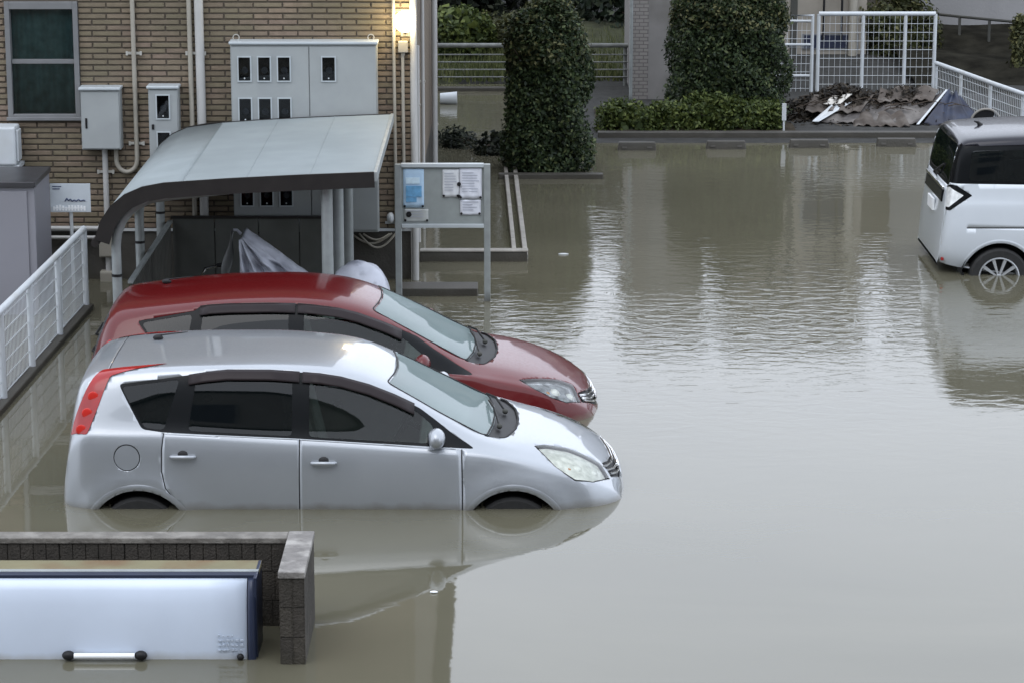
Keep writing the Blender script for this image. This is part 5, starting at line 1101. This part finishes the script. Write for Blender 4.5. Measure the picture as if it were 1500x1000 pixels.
hatchback('hatchback_car', SILVER_HATCH, (-3.21,19.57,-.52), P_SILVER, 'silver hatchback flooded to its wheel arches beside the block enclosure', dict(L=4.05, rw=.575, fw=3.22,
  ws=[(2.32,-.50,0),(2.36,-.25,0),(2.375,0,0),(2.36,.25,0),(2.32,.50,0),(2.7,.575,0),(3.03,.60,0),(3.07,.3,0),(3.085,0,0),(3.07,-.3,0),(3.03,-.60,0),(2.7,-.575,0)],
  cowl=[(3.0,-.625,0),(3.0,0,0),(3.0,.625,0),(3.16,.55,0),(3.235,.3,0),(3.255,0,0),(3.235,-.3,0),(3.16,-.55,0)],
  panes=[('quarter_window',[(.455,1.368),(.53,1.24),(.625,1.10),(.76,1.085),(.865,1.42)],G_PRIV),('rear_door_window',[(.985,1.432),(.93,1.08),(1.66,1.04),(1.66,1.455),(1.2,1.455)],G_PRIV),
         ('front_door_window',[(1.78,1.435),(1.78,1.035),(2.62,.985),(2.66,1.09),(2.54,1.185),(2.36,1.275),(2.19,1.345),(2.0,1.40)],G_SIDE)],
  dlo=[(.435,1.385),(.515,1.245),(.605,1.09),(.755,1.07),(1.70,1.025),(2.95,.945),(2.80,1.035),(2.67,1.13),(2.56,1.205),(2.38,1.29),(2.21,1.362),(2.0,1.42),(1.75,1.455),(1.5,1.475),(1.2,1.478),(.93,1.448)],
  rwin=[(0,-.48,1.08),(0,.48,1.08),(0,.42,1.36),(0,-.42,1.36)],
  head=[(3.38,-.572,.909),(3.454,-.496,.898),(3.612,-.423,.853),(3.725,-.417,.806),(3.84,-.405,.737),(3.871,-.47,.704),(3.905,-.512,.656),(3.781,-.72,.69),(3.659,-.775,.716),(3.586,-.775,.766),(3.519,-.75,.812)],
  tail=[(.77,-.50,1.495),(.30,-.52,1.462),(.18,-.64,1.26),(.085,-.68,1.02),(.225,-.765,1.035),(.30,-.70,1.25),(.375,-.605,1.43)], taild=(-.3,-.75,.6), cells=(1.08,1.19,1.30), cellx=lambda z: .165+(z-1.05)*.36,
  grille=[(3.855,-.37,.73),(3.90,-.2,.70),(3.93,0,.685),(3.90,.2,.70),(3.855,.37,.73),(3.915,.48,.65),(4.0,.25,.592),(4.02,0,.57),(4.0,-.25,.592),(3.915,-.48,.65)], bars=((.715,.665),(.69,.63),(.665,.60)), gw=.42,
  seams=[[(1.715,1.02),(1.712,.74),(1.71,.30)],[(.76,1.065),(.745,.95),(.742,.80),(.77,.68),(.85,.575),(.93,.47),(.96,.36),(.97,.30)],[(2.855,.945),(2.86,.75),(2.86,.30)],[(.97,.30),(2.86,.30)]],
  doors=[([(.765,1.06),(.751,.95),(.748,.80),(.776,.683),(.856,.578),(.936,.473),(.966,.36),(.975,.306),(1.704,.306),(1.706,.74),(1.709,1.016)],(.895,.905)),([(1.721,1.014),(1.718,.74),(1.716,.306),(2.854,.306),(2.854,.75),(2.849,.941)],(1.885,.86))],
  fuel=(.50,.895), top_seams=[[(.345,-.52,0),(.355,-.52,0),(.355,.52,0),(.345,.52,0)]],
  visor_f=[(1.73,1.462),(1.85,1.452),(2.0,1.428),(2.2,1.372),(2.38,1.30),(2.52,1.235)], visor_r=[(.93,1.452),(1.05,1.468),(1.2,1.482),(1.5,1.479),(1.71,1.464)],
  mir=(2.68,1.02), ant=(.62,.28), wipers=[(-.35,.30,3.12,3.04),(.10,.52,3.16,3.02)], refl=M_REFL))
hatchback('hatchback_car', RED_HATCH, (-3.42,21.88,-.50), P_RED, 'dark red hatchback parked in flood water in front of the bicycle shelter', dict(L=4.15, rw=.60, fw=3.20,
  ws=[(2.31,-.47,0),(2.35,-.25,0),(2.365,0,0),(2.35,.25,0),(2.31,.47,0),(2.7,.545,0),(3.06,.58,0),(3.11,.3,0),(3.125,0,0),(3.11,-.3,0),(3.06,-.58,0),(2.7,-.545,0)],
  cowl=[(3.03,-.60,0),(3.03,0,0),(3.03,.60,0),(3.20,.55,0),(3.28,.3,0),(3.30,0,0),(3.28,-.3,0),(3.20,-.55,0)],
  panes=[('quarter_window',[(.50,1.285),(.57,1.20),(.70,1.13),(.86,1.10),(.90,1.352)],G_PRIV),('rear_door_window',[(.99,1.385),(.95,1.08),(1.66,1.02),(1.66,1.41),(1.3,1.41)],G_PRIV),
         ('front_door_window',[(1.78,1.40),(1.78,1.01),(2.70,.955),(2.73,1.03),(2.58,1.15),(2.40,1.235),(2.2,1.305),(2.0,1.36)],G_SIDE)],
  dlo=[(.465,1.295),(.56,1.185),(.70,1.11),(.86,1.08),(1.72,1.005),(3.12,.895),(3.0,.955),(2.80,1.075),(2.67,1.16),(2.41,1.272),(2.20,1.345),(2.07,1.382),(1.85,1.412),(1.64,1.425),(1.2,1.422),(.96,1.405),(.92,1.375)],
  rwin=[(0,-.64,.98),(0,.64,.98),(0,.50,1.31),(0,-.50,1.31)],
  head=[(3.485,-.697,.838),(3.653,-.564,.816),(3.802,-.435,.773),(3.905,-.39,.722),(3.938,-.499,.671),(3.965,-.568,.625),(3.852,-.71,.658),(3.732,-.755,.709),(3.608,-.76,.776)],
  tail=[(.30,-.62,1.13),(.18,-.66,1.02),(.06,-.62,.86),(.20,-.76,.84),(.36,-.72,1.05)], taild=(-.4,-.8,.4), cells=(.92,1.02), cellx=lambda z: .17+(z-.9)*.5,
  grille=[(3.94,-.47,.675),(4.02,-.22,.635),(4.055,0,.615),(4.02,.22,.635),(3.94,.47,.675),(3.975,.56,.618),(4.10,.27,.52),(4.13,0,.49),(4.10,-.27,.52),(3.975,-.56,.618)], bars=((.655,.595),(.635,.555),(.615,.52)), gw=.48,
  seams=[[(1.715,1.0),(1.712,.74),(1.71,.30)],[(.86,1.075),(.80,.95),(.76,.80),(.78,.68),(.86,.575),(.94,.47),(.97,.36),(.98,.30)],[(2.905,.91),(2.90,.75),(2.88,.30)],[(.98,.30),(2.88,.30)]],
  doors=[([(.866,1.07),(.806,.95),(.766,.80),(.786,.683),(.866,.578),(.946,.473),(.976,.36),(.985,.306),(1.704,.306),(1.706,.74),(1.709,.998)],(.93,.90)),([(1.721,.997),(1.718,.74),(1.716,.306),(2.874,.306),(2.894,.75),(2.899,.906)],(1.89,.85))],
  top_seams=[], visor_f=[(1.73,1.425),(1.85,1.415),(2.05,1.388),(2.2,1.35),(2.41,1.275),(2.55,1.215)], visor_r=[(.96,1.408),(1.05,1.418),(1.2,1.426),(1.5,1.43),(1.71,1.426)],
  refl=M_REFLD, mir=(2.72,.985), ant=(.62,.2), wipers=[(-.35,.30,3.16,3.08),(.10,.50,3.20,3.06)]))

def minivan(sp, pos):
    root = thing('minivan', 'white boxy minivan with black roof standing in shallow water', 'van', pos); B = Body(sp, root)
    wheel_arch(B, root, .60, .295, .355, .035, P_WHITE); wheel_arch(B, root, 3.05, .295, .355, .035, P_WHITE)
    B.part('windscreen', round_poly([(2.60,-.60,0),(2.63,0,0),(2.60,.60,0),(3.10,.68,0),(3.17,0,0),(3.10,-.68,0)], .06), (.01,0,1), G_WS, off=-.004, lim=lambda p: p.x > 2.3)
    for nm, xz, gm in (('quarter_window',[(.30,1.56),(.27,1.27),(.88,1.255),(.88,1.565)],G_PRIV),('rear_door_window',[(.98,1.565),(.98,1.25),(1.66,1.24),(1.66,1.565)],G_PRIV),('front_door_window',[(1.78,1.56),(1.78,1.24),(2.55,1.20),(2.62,1.26),(2.48,1.54)],G_SIDE)):
        B.side(nm, xz, gm, r=.04, off=-.003)
    B.side('window_surround', [(.125,1.60),(.068,1.235),(.5,1.232),(1.7,1.215),(2.86,1.16),(2.80,1.27),(2.60,1.50),(2.5,1.60),(1.0,1.605)], M_TRIM, r=.03, off=-.001)
    rw = B.part('rear_window', round_poly([(0,-.69,1.20),(0,.69,1.20),(0,.62,1.60),(0,-.62,1.60)], .06), (-1,0,.0001), G_PRIV, off=-.003, lim=lambda p: p.x < .5)
    obj('rear_wiper', MB().tube([(.075,.0,1.19),(.045,.02,1.23),(.10,-.30,1.36)], .010, 8), M_BLACK, root, smooth=True, local=True)
    lens = B.both('lens', round_poly([(.052,-.70,1.19),(.09,-.74,1.195),(.225,-.785,1.12),(.085,-.78,1.0),(.050,-.73,1.0)], .008), (-.5,-.85,.1), M_LENS, off=.007)
    lamp = B.both('tail_lamp', round_poly([(.10,-.72,1.22),(.16,-.76,1.215),(.31,-.79,1.12),(.10,-.785,.97),(.055,-.73,.97),(.045,-.70,1.20)], .01), (-.5,-.85,.1), M_TRIM, off=.004)
    for a_, b_ in zip(lens, lamp):
        if a_ and b_: a_.parent = b_
    for o in B.both('headlamp', round_poly([(3.30,-.74,.86),(3.50,-.60,.86),(3.60,-.50,.82),(3.62,-.55,.70),(3.45,-.76,.70)], .03), (.6,-.75,.3), M_LENS, off=.002): pass
    B.part('grille', round_poly([(0,-.42,.72),(0,.42,.72),(0,.42,.58),(0,-.42,.58)], .03), (1,0,.0001), M_TRIM, off=-.01, lim=lambda p: p.x > 3.4)
    B.part('roof', [(.135,-.9,0),(2.60,-.9,0),(2.64,0,0),(2.60,.9,0),(.135,.9,0)], (0,0,1), P_BLACKR, off=.001, thr=.22, lim=lambda p: p.z > 1.58, solid=.016, lining=M_LINER)
    for l in ([(.93,1.21),(.93,.75),(.93,.30)],[(1.72,1.20),(1.72,.30)],[(2.78,1.15),(2.78,.30)],[(.93,.30),(2.78,.30)],[(.26,.80),(.905,.80)]): B.seam(l, M_SEAM, w=.012)
    for xz, hx in (([(.937,1.208),(.937,.306),(1.713,.306),(1.713,1.198)],(1.06,.93)),([(1.727,1.197),(1.727,.306),(2.773,.306),(2.773,1.148)],(1.90,.93))):
        for o, sg in zip(B.side('door', xz, P_WHITE, r=0, solid=.02, lining=M_LINER), (1,-1)):
            if o: handle(B, hx[0], hx[1], P_WHITE, o, (sg,))
    obj('garnish', MB().obox((.058,0,1.07), .03, 1.06, .12, 0, 0, R(6)), M_TRIM, root, local=True, bevel=.01)
    obj('number_plate', MB().box(.012,.035,-.165,.165,.86,.98), M_WHT2, root, local=True)
    obj('garnish_bar', MB().obox((.058,0,1.155), .025, 1.1, .03), M_CHROME, root, local=True, bevel=.006)
    for sg in (-1,1):
        obj('reflector', MB().obox((.045,sg*.66,.47), .03, .14, .035), mat('reflector_red', (.30,.02,.02), .2), root, local=True, bevel=.006)
        obj('mud_flap', MB().box(.235,.25,sg*.74-.08,sg*.74+.08,.12,.34), M_BLACK, root, local=True)
    B.part('hatch_gap', [(0,-.715,.60),(0,-.705,.60),(0,-.705,1.15),(0,-.715,1.15)], (-1,0,.1), M_SEAM, off=-.005)
    for s_ in (-1,1): mirror(root, 2.72, B.y_at(2.72,1.16), 1.16, P_WHITE, s_)
    obj('exhaust', MB().tube([(.35,.45,.22),(.03,.45,.20)], .03, 12), M_STEEL, root, smooth=True, local=True)
    ax = .5; az = B.z_at(ax,0); obj('antenna', MB().tube([(ax,0,az-.01),(ax-.03,0,az+.025),(ax-.07,0,az+.035)], [.03,.014,.006], 8), M_BLACK, root, smooth=True, local=True)
    cabin(root, 2.1, 1.05, 2.85, .55, .74)
    for s_ in (-1,1):
        for x in (.60, 3.05): wheel(root, x, s_*.735, .295, .295, .195, 10, s_)
    B.finish('body', P_WHITE, M_LINER); return root
for p_ in (P_SILVER, P_RED, P_WHITE): tide(p_, (.16,.14,.10), .05, .55)
for p_ in M_BLOCK + [M_CONC, M_STEEL]: tide(p_, (.045,.040,.028), .09, .7)
tide(M_LID, (.30,.28,.22), .05, .5)
q_ = P_RED.node_tree.nodes['Principled BSDF']; q_.inputs['Coat Weight'].default_value = .65; q_.inputs['Specular IOR Level'].default_value = .2
P_BLACKR.node_tree.nodes['Principled BSDF'].inputs['Coat Weight'].default_value = .35; P_BLACKR.node_tree.nodes['Principled BSDF'].inputs['Specular IOR Level'].default_value = .25
minivan(MINIVAN, (4.24,27.70,-.32))
